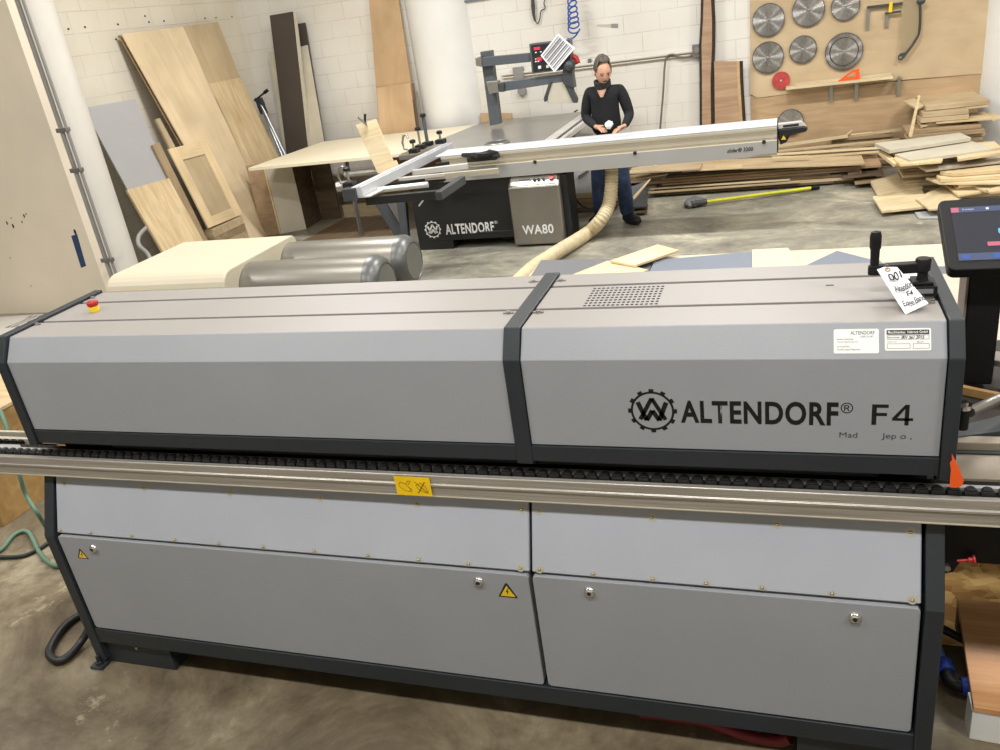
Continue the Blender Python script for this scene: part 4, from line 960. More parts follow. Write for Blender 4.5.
# ================================================================== BACK WALL FITTINGS
bpan = plank('pegboard_panel', [at_y(750, -40, 10.42), at_y(1000, -60, 10.42), at_y(985, 73.5, 10.42), at_y(890, 81, 10.42), at_y(757, 98, 10.42), at_y(750, 94, 10.42)], .02, 'peg_ply', 'large tan plywood panel on the wall carrying the saw blades', 'wall panel', up=(0, -1, 0))
lowp = plank('lower_panel', [at_y(750.5, 96, 10.43), at_y(985, 73, 10.43), Vector((2.0, 10.43, 0)), Vector((-.36, 10.43, 0))], .012, 'peg_ply_low', 'figured plywood panel on the wall below the saw blades', 'wall panel', up=(0, -1, 0))
def px_on(x, y, Y=10.40): return at_y(x, y, Y)
def blade(cx_, cy_, wpx, lab, mat='saw_steel', teeth=60, Y=10.395, ring=False):
    c = at_y(cx_, cy_, Y); r = (at_y(cx_ + wpx / 2, cy_, Y).x - at_y(cx_ - wpx / 2, cy_, Y).x) / 2
    o = thing('saw_blade' if mat == 'saw_steel' else 'sanding_disc', c, lab, 'saw blade' if mat == 'saw_steel' else 'disc', 'saw blades hung on the plywood panel' if mat == 'saw_steel' else None, rot=(R(90), 0, 0))
    b = MB(); n = teeth; pts = []
    for i in range(n):
        a = 2 * math.pi * i / n; q = r if mat != 'saw_steel' else r * .965
        pts.append((q * math.cos(a), q * math.sin(a)))
        if mat == 'saw_steel': a2 = a + 2 * math.pi / n * .8; pts.append((r * math.cos(a2), r * math.sin(a2)))
    h = r * .09; k = len(pts); hol = [(h * math.cos(2 * math.pi * i / k), h * math.sin(2 * math.pi * i / k)) for i in range(k)]
    vs = [(x, y, 0.002) for x, y in pts] + [(x, y, .002) for x, y in hol] + [(x, y, -.002) for x, y in pts] + [(x, y, -.002) for x, y in hol]
    fs = []
    for i in range(k):
        j = (i + 1) % k
        fs += [(i, j, k + j, k + i), (2 * k + j, 2 * k + i, 3 * k + i, 3 * k + j), (j, i, 2 * k + i, 2 * k + j), (k + i, k + j, 3 * k + j, 3 * k + i)]
    b.add(vs, fs); b.build('blade_disc', mat, o, local=True)
    MB().lathe([(.008, -.02), (.008, .010), (.012, .012), (.0001, .016)], (0, 0, 0), n=12).build('hanging_peg', 'zinc' if mat == 'saw_steel' else 'board_white', o, local=True)
    if mat == 'saw_steel':
        MB().tube([(r * .95 * math.cos(a), r * .95 * math.sin(a), .001) for a in [2 * math.pi * i / 40 for i in range(40)]], .004, 6, closed=True).build('tooth_rim', 'mid_dark', o, local=True)
    return o, r
blade(768.5, 20, 33.5, 'saw blade in the upper row, nearest the walnut slabs')
blade(768, 57.5, 32.5, 'saw blade directly above the red disc')
blade(808.5, 10, 34, 'second saw blade of the upper row, cut off by the photo edge')
blade(803, 49.5, 28.5, 'smallest saw blade, in the middle of the lower row')
blade(845.5, 6, 30, 'third saw blade of the upper row beside the black rail')
o, r = blade(844, 51.5, 39, 'largest saw blade, hung above the orange triangle')
MB().lathe([(r * .72, .003), (r * .72, .006), (.0001, .006)], (0, 0, 0), n=40).build('inner_blade', 'saw_steel', o, local=True)
MB().tube([(r * .73 * math.cos(a), r * .73 * math.sin(a), .005) for a in [2 * math.pi * i / 40 for i in range(40)]], .006, 6, closed=True).build('inner_rim', 'mid_dark', o, local=True)
blade(790.5, 122, 27, 'saw blade hanging low, half hidden by the end of the sliding beam')
blade(781, 80.5, 18, 'red sanding disc hanging below the saw blades', 'red_disc', 40)
# shelf on brackets
s0, s1 = at_y(786, 91.5, 10.26), at_y(893, 76, 10.26)
SH = thing('wall_shelf', ((s0.x + s1.x) / 2, 10.4, s0.z), 'narrow pale wooden shelf on metal brackets below the saw blades', 'shelf')
sz = (s0.z + s1.z) / 2 + .0
MB().box(s0.x, s1.x, 10.25, 10.405, .935, .960).build('shelf_board', 'birch_pale', SH, .002)
bx('shelf_lip', s0.x + .1, s1.x, 10.39, 10.405, .96, .985, 'birch_pale', SH, .001)
for x in (831, 856, 898):
    p = at_y(x, 100, 10.40); b = MB().box(p.x - .018, p.x + .018, 10.395, 10.405, .74, .935).box(p.x - .018, p.x + .018, 10.26, 10.40, .926, .935); b.build('bracket', 'zinc', SH)
ot = at_y(846, 77, 10.33)
fr = [at_y(x, y, 10.33) for x, y in ((838, 78.5), (860, 76.5), (859, 68.5), (852, 70.5))]
fr = [Vector((p.x, 0, max(p.z, .962))) for p in fr]; zb = .962
A3 = [(fr[0].x, zb), (fr[1].x, zb), (fr[2].x, fr[2].z), (fr[3].x, fr[3].z)]
cxx = sum(p[0] for p in A3) / 4; czz = sum(p[1] for p in A3) / 4
inner = [(cxx + (p[0] - cxx) * .45, czz + (p[1] - czz) * .45) for p in A3]
b = MB(); n4 = 4
vs = [(x, 10.32, z) for x, z in A3] + [(x, 10.32, z) for x, z in inner] + [(x, 10.345, z) for x, z in A3] + [(x, 10.345, z) for x, z in inner]
fs = []
for i in range(4):
    j = (i + 1) % 4; fs += [(i, j, 4 + j, 4 + i), (8 + j, 8 + i, 12 + i, 12 + j), (j, i, 8 + i, 8 + j), (4 + i, 4 + j, 12 + j, 12 + i)]
b.add(vs, fs); tag(b.build('set_square', 'orange', origin=(cxx, 10.33, zb)), 'bright orange triangular set square standing on the wall shelf', 'set square')
# clamp rail with yellow clamp
cr_ = thing('wall_clamp', at_y(890, 6, 10.38), 'black bar clamp with a yellow slide hung on two metal hooks', 'clamp')
MB().prism([at_y(867, 6.2, 10.37), at_y(903, 2, 10.37), at_y(903, 4.8, 10.37), at_y(867, 8.6, 10.37)], (0, .02, 0)).build('clamp_bar', 'guard_dark', cr_, .002)
MB().prism([at_y(885, 12.5, 10.36), at_y(901, 10.3, 10.36), at_y(901, 12.5, 10.36), at_y(885, 14.5, 10.36)], (0, .02, 0)).build('clamp_bar', 'guard_dark', cr_, .002)
MB().prism([at_y(889.5, 2, 10.35), at_y(893, 1.5, 10.35), at_y(892, 12.5, 10.35), at_y(888.5, 12.5, 10.35)], (0, .03, 0)).build('clamp_slide', 'stop_yellow', cr_, .003)
for (x, y0, y1) in ((868, 9, 29), (887, 14, 27)):
    a, b_ = at_y(x, y0, 10.40), at_y(x, y1, 10.40); tag(bx('wall_bracket', a.x - .016, a.x + .016, 10.39, 10.41, b_.z, a.z, 'zinc'), 'slim slotted metal bracket on the plywood panel, %s' % ('below the end of the black clamp' if x == 868 else 'below the yellow clamp slide'), 'bracket')
# hanging curved blade guard
BG = thing('blade_guard', at_y(910, 30, 10.36), 'clear blade guard with curved black edge hanging on the plywood panel', 'blade guard')
outer = [(917, -3), (920, 3), (919.5, 30), (915, 41), (907, 52), (902, 58.5)]
MB().tube(smooth([at_y(x, y, 10.36) for x, y in outer], 4), .013, 8).build('guard_rim', 'guard_dark', BG)
MB().prism([at_y(x, y, 10.37) for x, y in ((903, -3), (917, -3), (919, 4), (918.5, 30), (913, 42), (905, 52), (899, 56))], (0, .012, 0)).build('guard_plate', 'clear_plastic', BG)
MB().prism([at_y(x, y, 10.35) for x, y in ((898, 56), (901, 53), (907, 52), (909, 49.5), (906, 55), (902, 60), (898.5, 60))], (0, .03, 0)).build('guard_foot', 'guard_dark', BG, .003)
MB().cyl(at_y(900.5, 57.5, 10.35), at_y(900.5, 57.5, 10.35) - Vector((0, .01, 0)), .014, n=12).build('guard_screw', 'zinc', BG)
MB().ball(at_y(921, 1.5, 10.35), (.045, .02, .03), 12).build('guard_joint', 'guard_dark', BG)
# walnut slabs leaning on the wall
def slab(x0s, ys, x1s, Y, mat, barkside, label):
    l = [at_y(x, y, Y) for x, y in zip(x0s, ys)]; r_ = [at_y(x, y, Y) for x, y in zip(x1s, ys)]
    l[-1].z = 0.01; r_[-1].z = .01
    o = thing('walnut_slab', (l[-1].x, Y, 0), label, 'slab')
    MB().prism(l + r_[::-1], (0, .045, 0)).build('slab_face', mat, o, .002)
    if barkside in ('L', 'LR'): MB().prism(l + [p + Vector((-.028, 0, 0)) for p in l[::-1]], (0, .05, 0)).build('bark_edge', 'bark', o, .002)
    if barkside in ('R', 'LR'): MB().prism([p + Vector((.035, 0, 0)) for p in r_] + r_[::-1], (0, .05, 0)).build('bark_edge', 'bark', o, .002)
    if barkside == 'R': MB().prism([p + Vector((-.03, -.003, 0)) for p in r_] + [p + Vector((0, -.003, 0)) for p in r_[::-1]], (0, .003, 0)).build('sapwood', 'walnut_sap', o)
    return o
slab((702.5, 703.5, 703, 701.5, 702, 702, 702), (-30, 0, 20, 45, 80, 120, 160), (711.5, 711, 712, 712, 710.5, 711, 711), 10.33, 'walnut', 'LR', 'tall narrow live-edge walnut slab leaning on the wall beside the outlet box')
slab((714, 714.5, 715, 715.5), (61.5, 80, 120, 160), (739.5, 740, 742.5, 743), 10.30, 'walnut', 'R', 'short wide walnut slab with live edge leaning beside the tall slab')
# conduit, outlet box and cable on the block wall
w0, w1 = at_y(572, 66.5, 10.42), at_y(696, 51, 10.42); zc = (w0.z + w1.z) / 2
ob = thing('outlet_box', (w1.x, 10.44, zc), 'grey outlet box with conduit and plugged cord on the block wall', 'outlet box')
MB().cyl((w0.x - .9, 10.43, zc), (w1.x, 10.43, zc), .018, n=12).build('conduit', 'column_white', ob)
MB().cyl((w0.x - .9, 10.43, zc - .038), (w1.x, 10.43, zc - .038), .013, n=12).build('conduit', 'alu_beige', ob)
pb = at_y(697, 50, 10.42); MB().box(pb.x - .05, pb.x + .055, 10.38, 10.449, pb.z - .075, pb.z + .065).build('box', 'galvanised', ob, .004)
MB().cyl((pb.x, 10.38, pb.z), (pb.x, 10.35, pb.z), .03, n=14).build('plug', 'zinc', ob)
MB().tube(smooth([at_y(x, y, 10.40) for x, y in ((696, 51), (689, 56.5), (680, 57), (673, 54.5), (667, 56.5), (664.7, 66), (663.3, 90), (660.5, 125), (660, 135))]), .011, 8).build('cord', 'cable_grey', ob)
MB().box(w0.x + .2, w0.x + .24, 10.42, 10.449, zc - .03, zc + .06).build('conduit_strap', 'galvanised', ob)
for (x, y, w, h, lab) in ((518.5, 73, 10, 10, 'square grey junction box on the wall behind the saw arm'), (522, 91, 8, 7, 'small round grey junction box under the lower saw arm')):
    c = at_y(x, y, 10.42); k = w / 1000 * 13 / 2
    if w == 10: tag(MB().box(c.x - .065, c.x + .065, 10.40, 10.449, c.z - .07, c.z + .07).cyl((c.x, 10.40, c.z), (c.x, 10.395, c.z), .012, n=10).build('junction_box', 'grey_box', bevel=.01, origin=(c.x, 10.45, c.z)), lab, 'junction box')
    else: tag(MB().cyl((c.x, 10.449, c.z), (c.x, 10.40, c.z), .055, n=20).build('junction_box', 'grey_box', bevel=.006, origin=(c.x, 10.45, c.z)), lab, 'junction box')
# coiled air hose
pts = []; 
top, bot = at_y(571, -12, 10.2), at_y(574, 30, 10.2)
for i in range(220):
    t = i / 219; a = t * 2 * math.pi * 7; c = top.lerp(bot, t ** .8); rr_ = .042 + .026 * t
    pts.append(c + Vector((math.cos(a) * rr_, math.sin(a) * .05, math.sin(a) * .045)))
pts += smooth([pts[-1], at_y(577, 34, 10.2), at_y(573, 38, 10.2), at_y(567, 39, 10.2)], 6)[1:]
ah = tag(MB().tube(pts, .009, 8).build('air_hose', 'air_hose_blue', origin=(top.x, 10.2, top.z)), 'blue coiled air hose hanging in front of the block wall', 'air hose')
o = MB().cyl(at_y(567, 39, 10.2), at_y(552, 41, 10.2), .017, n=10).cyl(at_y(560, 40, 10.2), at_y(556, 40.5, 10.2), .026, n=10).build('hose_coupling', 'zinc', ah, origin=(top.x, 10.2, top.z))
# small hanging tool with a wire
ht = thing('hanging_tool', at_y(535, 12, 10.4), 'small black tool with looping wire hanging on the block wall', 'tool')
MB().tube([at_y(532.5, -3, 10.40), at_y(533, 6, 10.40), at_y(533.5, 14, 10.40), at_y(535, 21, 10.40)], [.018, .025, .018, .012], 8).build('tool_body', 'guard_dark', ht)
MB().tube(smooth([at_y(x, y, 10.42) for x, y in ((535, 21), (538, 23.5), (540, 18), (541, 11), (545, 8.5), (544, 3), (546, -3))]), .006, 6).build('wire', 'ink', ht)
lb = at_y(599, 25.5, 10.445); tag(MB().prism([at_y(597, 24.5, 10.446), at_y(618, 24.0, 10.446), at_y(618, 27.5, 10.446), at_y(597, 26.5, 10.446)], (0, .003, 0)).build('wall_label', 'board_white', origin=lb), 'faded paper label stuck to the block wall above the person', 'label')
wl_ = bpy.data.objects['wall_label']; gp_ = (MB().prism([at_y(611, 23.8, 10.442), at_y(618, 23.6, 10.442), at_y(618, 27.8, 10.442), at_y(611, 27.4, 10.442)], (0, .003, 0)).build('grey_patch', 'grey_box', wl_))
MB_ = MB()
nm = thing('signboard', at_y(475, 3, 10.43), 'blue-edged white board at the top of the wall beside the round column', 'board')
MB().prism([at_y(462, -14, 10.43), at_y(496, -20, 10.43), at_y(496, -3.2, 10.43), at_y(464, 1.5, 10.43)], (0, .015, 0)).build('board_face', 'board_white', nm)
MB().prism([at_y(463, .5, 10.42), at_y(496, -4.2, 10.42), at_y(496, -2.2, 10.42), at_y(463.5, 2.8, 10.42)], (0, .02, 0)).build('board_edge', 'sheet_blue', nm)
b = MB()
for x, y in ((68.5, 29), (85, 27), (118, 24.3), (149, 22), (164, 21), (205, 18.2), (216, 17.7), (232, 16.7), (119, 37), (116, 39.3), (145, 16)):
    b.ball(at_x(x, y, WX + .002), (.004, .016, .010), 8)
tag(b.build('drilled_holes', 'ink', origin=(WX, 8.5, 2.6)), 'row of small dark screw holes in the side wall', 'holes')['kind'] = 'stuff'

# ================================================================== WOOD PILES
def lay(name, x0, y0, x1, y1, Y, depth, th, mat, label, cat='board', group=None, dy=0.0):
    """a board whose front top edge runs between two sighted points at depth Y"""
    a, b_ = at_y(x0, y0, Y), at_y(x1, y1, Y + dy); d = (b_ - a).normalized(); s = Vector((-d.y, d.x, 0)).normalized() * depth
    return plank(name, [a, b_, b_ + s, a + s], th, mat, label, cat, group)
G1 = 'loose boards in the long pile along the back wall'
rnd = random.Random(11)
mats_l = ['pile_tan', 'pile_brown', 'pile_brown', 'pile_dark', 'brown_panel', 'pile_dark', 'pile_tan']
z = 0.0
for i in range(9):
    th = rnd.choice((.018, .022, .028)); x0 = -1.62 + rnd.uniform(0, .35) + (i > 5) * .1; x1 = .78 - rnd.uniform(0, .5) if i % 3 else .95
    yf = 9.50 + rnd.uniform(-.04, .07) + z * .25; sk = rnd.uniform(-.05, .05)
    plank('board', [(x0, yf, z + th), (x1, yf + sk, z + th), (x1, yf + .5 + sk, z + th), (x0, yf + .5, z + th)], th, mats_l[(i * 3) % 7],
          'brown or tan board in the low part of the long pile along the back wall', 'board', G1)
    z += th + .001
z = 0.0
for i in range(12):
    th = rnd.choice((.018, .024, .03)); x0 = -2.5 + rnd.uniform(0, 1.2); x1 = min(.95, x0 + rnd.uniform(1.6, 2.4))
    plank('board', [(x0, 10.02, z + th), (x1, 10.02, z + th), (x1, 10.36, z + th), (x0, 10.36, z + th)], th, mats_l[(i * 2 + 1) % 7],
          'board at the back of the long pile against the wall', 'board', 'boards at the back of the long pile')
    z += th + .001
lay('board', 634, 171.5, 865, 163.5, 9.42, .50, .018, 'pile_tan', 'widest pale board on top of the long pile beneath the sliding beam')
lay('board', 772, 157.5, 809, 156, 9.62, .05, .012, 'pine_pale', 'tiny pale strip lying on the widest board of the long pile')
lay('board', 772, 151.5, 900, 139, 10.0, .06, .02, 'pile_tan', 'long tan strip on the long pile ending by the grey-topped boards', dy=.1)
lay('board', 765, 147, 848, 135, 10.12, .05, .03, 'birch_pale', 'tan strip on the long pile just below the low hanging saw blade')
lay('board', 850, 136, 903, 129, 10.22, .10, .02, 'pile_tan', 'short tan strip on the long pile touching the wall panel')
lay('board', 770, 154.5, 880, 147.5, 9.92, .06, .018, 'birch_pale', 'pale strip crossing beneath the long tan strip on the long pile')
lay('board', 768, 159.5, 880, 151.5, 9.85, .06, .016, 'pine_pale', 'pale strip next behind the widest board of the long pile')
lay('wood_scrap', 844, 136.5, 852, 130, 10.25, .03, .01, 'pine_pale', 'small yellowish scrap sticking up from the long pile', 'scrap')
lay('wood_scrap', 851, 134.5, 872, 132, 10.22, .03, .01, 'pine_pale', 'flat yellowish scrap lying on the long pile below the shelf', 'scrap')
lay('board', 682, 171, 742, 167.5, 9.40, .2, .014, 'pine_pale', 'pale strip end jutting from under the widest board of the long pile')
lay('board', 648, 192.5, 800, 181.5, 9.44, .06, .016, 'pile_tan', 'tan strip at the very bottom front of the long pile')
lay('board', 650, 188.5, 790, 179.5, 9.47, .05, .014, 'birch_pale', 'pale strip second from the floor at the front of the long pile')
lay('board', 634, 179, 667, 174, 9.46, .12, .014, 'pine_pale', 'short pale board end beside the person leg')
lay('board', 628, 173, 700, 168.5, 9.35, .3, .016, 'pile_tan', 'tan board end directly behind the person leg under the beam')
lay('wood_scrap', 649, 163.5, 656, 166.5, 9.3, .05, .01, 'pine_pale', 'pale scrap peeking under the grey plate of the sliding beam', 'scrap')
lay('board', 848, 173, 862, 172, 9.48, .12, .03, 'pile_brown', 'small brown block at the end of the long pile', 'block')
lay('board', 842, 178, 884, 174, 9.35, .2, .012, 'pile_dark', 'dark thin board at the end of the long pile near the stack')
lay('board', 855, 184, 888, 180, 9.25, .2, .012, 'pile_brown', 'thin brown board on the floor between the long pile and the stack')
# grey boards by the person and the clutter behind the saw
plank('grey_board', [at_y(630, 187, 8.9), at_y(651, 179.5, 9.2), at_y(637, 198, 8.9), at_y(630, 203, 8.8)], .012, 'sheet_grey', 'grey board tilted behind the right leg of the person', up=(0, -1, .5))
plank('board', [at_y(634, 196, 8.78), at_y(651, 178.5, 9.18), at_y(650, 180.5, 9.16), at_y(635, 199, 8.76)], .02, 'pine_pale', 'pale strip along the edge of the tilted grey board', up=(0, -1, .5))
plank('grey_board', onz([(632, 207), (636, 190), (648, 189), (647, 206)], .10), .02, 'mid_dark', 'dark grey board lying low beside the right shoe of the person')
plank('board', onz([(632, 212), (634, 206), (648, 204), (647, 211)], .05), .02, 'brown_dark', 'dark brown board under the dark grey board by the shoe')
bx('carton', -2.35, -1.99, 9.0, 9.5, .22, .52, 'paper'); tag(bpy.data.objects['carton'], 'white carton standing behind the saw control box', 'carton')
for i, (x0, x1, z0, m_) in enumerate(((-2.6, -1.8, .0, 'pile_dark'), (-2.65, -1.85, .055, 'pile_brown'), (-2.6, -1.75, .11, 'brown_panel'), (-2.6, -1.9, .165, 'pile_tan'))):
    tag(bx('board', x0, x1, 8.98, 9.46, z0, z0 + .05, m_, bevel=.002), 'thick brown board in the low stack carrying the white carton', 'board', 'thick boards beneath the white carton')
lay('wood_scrap', 578, 176, 588, 170, 8.95, .05, .012, 'pile_brown', 'small brown scrap lying against the white carton', 'scrap')
# stack B: grey-topped boards and what they lie on
def stack(x0, x1, y0, y1, z0, z1, n, mats, label, group, seed, jit=.06, drift=0.0):
    r_ = random.Random(seed); h = (z1 - z0) / n
    for i in range(n):
        zt_ = z0 + h * (i + 1); dx0, dx1, dy0, dy1 = [r_.uniform(-jit, jit) for _ in range(4)]; dr = drift * (i / n)
        sk = r_.uniform(-.03, .03)
        plank('board', [(x0 + dx0 + dr, y0 + dy0, zt_), (x1 + dx1, y0 + dy0 + sk, zt_), (x1 + dx1, y1 + dy1 + sk, zt_), (x0 + dx0 + dr, y1 + dy1, zt_)], h * .92, r_.choice(mats), label, 'board', group)
stack(1.14, 1.95, 8.98, 9.32, 0, .37, 13, ['pile_tan', 'birch_pale', 'pine_pale', 'pile_brown'], 'cut board in the body of the stack under the grey-topped boards', 'boards of the stack under the grey-topped boards', 3, .025, -.16)
stack(1.30, 1.86, 9.50, 9.88, 0, .50, 13, ['pile_tan', 'pile_brown', 'pile_brown', 'birch_pale'], 'board in the body of the rear stack under the wall panel', 'boards of the rear stack', 5, .03, -.12)
plank('grey_topped_board', onz([(874.7, 143), (960, 132.5), (971, 137.4), (889.4, 150)], .45), .035, 'board_white', 'rear one of the two pale grey-faced boards on the stack', 'board')
plank('grey_topped_board', onz([(895, 154), (972, 141), (995, 148.6), (910, 160)], .405), .03, 'board_white', 'front one of the two pale grey-faced boards on the stack', 'board')
plank('pale_board', onz([(893, 158), (901, 155), (943, 158), (942, 160.5), (900, 164)], .385), .025, 'pine_pale', 'pale board end under the front grey-faced board', 'board')
plank('pale_board', onz([(957, 156), (1005, 149), (1008, 151), (958, 159)], .385), .025, 'pine_pale', 'pale board end at the far corner of the stack above the terminal', 'board')
plank('pale_board', onz([(878, 151.5), (884, 150), (899, 162), (894, 164)], .37), .03, 'pine_pale', 'pale board corner jutting from the side of the grey-faced boards', 'board')
plank('grey_topped_board', onz([(917, 165), (1012, 153), (1012, 160), (926, 170)], .30), .02, 'mdf_greige', 'narrow grey board lying below the two grey-faced boards', 'board')
plank('pale_board', onz([(940, 171.5), (1012, 163.5), (1012, 169), (953, 173.5)], .27), .03, 'pine_pale', 'uppermost pale stick of the bundle above the terminal screen', 'board')
plank('pale_board', onz([(936, 175), (1012, 169), (1012, 175), (941, 179)], .235), .032, 'pine_pale', 'middle pale stick of the bundle above the terminal screen', 'board')
plank('pale_board', onz([(926, 177.5), (1012, 176), (1012, 182), (940, 182.5)], .20), .022, 'birch_pale', 'lowest pale stick of the bundle above the terminal screen', 'board')
stack(1.5, 2.3, 8.45, 8.8, 0, .175, 5, ['pile_tan', 'pile_brown', 'birch_pale'], 'board carrying the bundle of pale sticks above the terminal', 'boards under the pale stick bundle', 9, .02)
plank('pale_board', onz([(915, 96), (972, 90.5), (990, 99.6), (926, 106.6)], .70), .045, 'pile_tan', 'thick block-edged board topmost of the rear stack', 'board')
plank('pale_board', onz([(903, 101), (915, 98), (925, 105), (917, 108)], .69), .02, 'birch_pale', 'board corner jutting from the side of the rear stack top', 'board')
plank('pale_board', onz([(925, 109), (984, 103), (988, 105), (930, 111)], .65), .02, 'birch_pale', 'second board from the top of the rear stack', 'board')
plank('pale_board', onz([(931, 117), (985, 111.5), (992, 118), (936, 122)], .55), .02, 'pine_pale', 'pale smooth board in the middle of the rear stack', 'board')
plank('pale_board', onz([(917, 120), (930, 118), (938, 122), (921, 126)], .53), .02, 'birch_pale', 'short board end below the pale smooth board of the rear stack', 'board')
plank('pale_board', onz([(985, 113), (994, 112), (1004, 118), (992, 120)], .53), .015, 'pine_pale', 'board corner touching the round column beside the rear stack', 'board')
stack(1.33, 1.72, 9.62, 9.86, .50, .65, 3, ['pile_tan', 'pile_dark'], 'spacer board under the thick top board of the rear stack', 'spacer boards of the rear stack', 15, .03)
plank('wood_stick', [at_y(918, 96, 9.25), at_y(920.5, 96, 9.25), at_y(912, 137, 9.3), at_y(908.5, 136.5, 9.3)], .02, 'pine_pale', 'thin pale stick leaning upright against the rear stack', 'stick', up=(0, -1, 0))
plank('pale_board', onz([(870.5, 181), (906, 171), (923, 187), (878, 195)], .075), .03, 'birch_pale', 'pale tray-like panel on the floor in front of the stack', 'board')
plank('plywood_sheet', onz([(872.6, 196.5), (921.6, 188), (930, 206), (881.7, 211)], .06), .022, 'birch_pale', 'square plywood sheet on the floor nearest the crank handle', 'board')
plank('plywood_sheet', onz([(916, 198), (944, 184.6), (962, 197), (945, 208), (929, 209)], .085), .018, 'birch_pale', 'plywood piece overlapping the square sheet behind the terminal', 'board')
plank('grey_board', onz([(914.6, 212), (940, 210), (952, 217.5), (918.8, 218)], .015), .012, 'melamine_grey', 'small grey sheet on the floor beside the top corner of the terminal', 'board')
plank('pale_board', onz([(945, 184.6), (961, 183), (992, 190), (958.7, 195)], .12), .02, 'pine_pale', 'pale board sloping behind the top edge of the terminal', 'board')
plank('pale_board', onz([(961, 182), (966, 181), (1000, 190), (988, 191)], .145), .02, 'birch_pale', 'narrow board over the sloping pale board behind the terminal', 'board')
plank('pale_board', onz([(986, 189), (1010, 184), (1010, 190), (990, 192)], .16), .02, 'pine_pale', 'pale board end above the top edge of the terminal screen', 'board')

stack(.50, 1.10, 10.20, 10.38, 0, .365, 10, ['pile_tan', 'pile_brown'], 'short board stacked behind the far end of the long pile against the wall panel', 'short boards behind the end of the long pile', 21, .015)
# ================================================================== FLOOR THINGS
m0, m1 = at_z(701, 202.5, .05), at_z(819, 187, .03)
mp = thing('dust_mop', (m0.x, m0.y, 0), 'dust mop with long yellow handle lying on the concrete floor', 'mop')
dm = (m1 - m0).normalized(); k = m0.lerp(m1, .93)
MB().cyl(m0, k, .018, n=12).build('handle', 'mop_yellow', mp); MB().cyl(k, m1, .024, n=12).build('grip', 'black_plastic', mp)
MB().cyl(m0 - dm * .1, m0 + dm * .06, .03, n=12).build('swivel', 'mid_dark', mp)
c = at_z(694.5, 202, .04); b = MB()
rn = random.Random(4); vs = []
M3 = Matrix.Rotation(1.2, 3, 'Z'); b.ball(c, (.15, .10, .05), 18, M3); 
for v in b.v: v += Vector((rn.uniform(-.008, .008), rn.uniform(-.008, .008), rn.uniform(-.006, .006)))
for v in b.v: v.z = max(v.z, .003)
b.build('mop_head', 'mop_grey', mp)
b = MB().ball(c + Vector((.0, -.05, .0)), (.09, .08, .04), 14, M3)
for v in b.v: v.z = max(v.z, .002)
b.build('mop_fringe', 'brown_dark', mp)
# left end: plywood crate, hoses, cable
eA, eB = at_x(0, 410, -4.05), at_x(18, 402, -4.05); zc_ = (eA.z + eB.z) / 2
cr2 = thing('plywood_crate', (-4.6, 3.0, 0), 'plywood crate standing beyond the infeed end of the edge bander', 'crate')
bx('side_panel', -4.075, -4.05, 2.72, 3.4, 0, zc_, 'crate_ply', cr2, .002)
bx('front_panel', -5.4, -4.076, 2.72, 2.745, 0, zc_, 'crate_ply', cr2, .002)
bx('lid', -5.42, -4.04, 2.70, 3.42, zc_, zc_ + .02, 'ply_figured', cr2, .002)
bx('crate_back', -5.4, -4.076, 3.37, 3.4, 0, zc_, 'crate_ply', cr2)
def hose(name, pts, r, mat, label, z=None, cat='hose'):
    P = [at_z(x, y, zz_) for x, y, zz_ in pts]
    return tag(MB().tube(smooth(P), r, 10).build(name, mat, origin=(P[0].x, P[0].y, 0)), label, cat)
hose('garden_hose', [(-15, 552, .02), (0, 550.5, .012), (14, 535, .012), (28, 532, .012), (39, 552, .012), (50, 563.5, .012), (60, 566, .012), (75, 560, .012)], .011, 'green_hose', 'green hose curling over the floor at the end of the edge bander')
tag(MB().tube(smooth([Vector((-3.03, 2.38, .90)), at_y(0, 410, 2.55), at_y(8, 432, 2.5), at_y(19, 473, 2.45), at_y(26, 495, 2.45), at_y(38, 514, 2.4), at_z(48, 530, .2), at_z(58, 545, .02)][1:]), .010, 10).build('air_line', 'green_hose', origin=(-3.2, 2.4, 0)), 'green air line hanging down in front of the plywood crate', 'hose')
hose('dark_hose', [(-10, 557, .012), (19, 556.5, .012), (35, 551, .012), (48, 543, .012), (62, 534, .012)], .010, 'dark_hose', 'dark thin hose lying under the green hose on the floor')
hose('power_cable', [(104, 600, .10), (84, 612.6, .02), (64, 626.6, .02), (51.8, 644.8, .02), (49.5, 655, .02), (58, 661, .02), (70, 655, .02), (81, 642, .03), (92, 624, .08), (104, 606, .14)], .017, 'rubber', 'thick black cable looping out from under the edge bander', cat='cable')
hose('red_strap', [(640, 712, .05), (672, 716.5, .03), (706, 722, .03), (745, 735, .022), (775, 741, .022), (790, 738, .05)], .018, 'maroon', 'dark red hose lying in the shade below the edge bander')
# right end: osb sheet, oak board on a white block, pipe fittings
plank('chipboard_sheet', [(.42, 2.50, .02), (1.3, 2.50, .02), (1.3, 3.5, .02), (.42, 3.5, .02)], .02, 'osb', 'coarse golden chipboard sheet on the floor past the machine end', 'sheet')
osz = .135
o_ = onz([(957, 598), (1040, 606), (1040, 718), (973.5, 706.5)], osz)
plank('veneered_panel', o_, .02, 'oak_veneer', 'orange-brown wood-grain panel resting on a white block by the machine end', 'panel')
w_ = onz([(973.5, 706.5), (1040, 718)], osz)
wbk = thing('white_block', (w_[0].x, w_[0].y, 0), 'white-painted block under the edge of the wood-grain panel', 'block')
MB().prism([Vector((w_[0].x, w_[0].y + .004, osz - .021)), Vector((w_[1].x, w_[1].y + .004, osz - .021)), Vector((w_[1].x, w_[1].y + .08, osz - .021)), Vector((w_[0].x, w_[0].y + .08, osz - .021))], (0, 0, -(osz - .021))).build('block_body', 'label_white', wbk, .002)
bb = onz([(957, 598), (1040, 606)], osz)
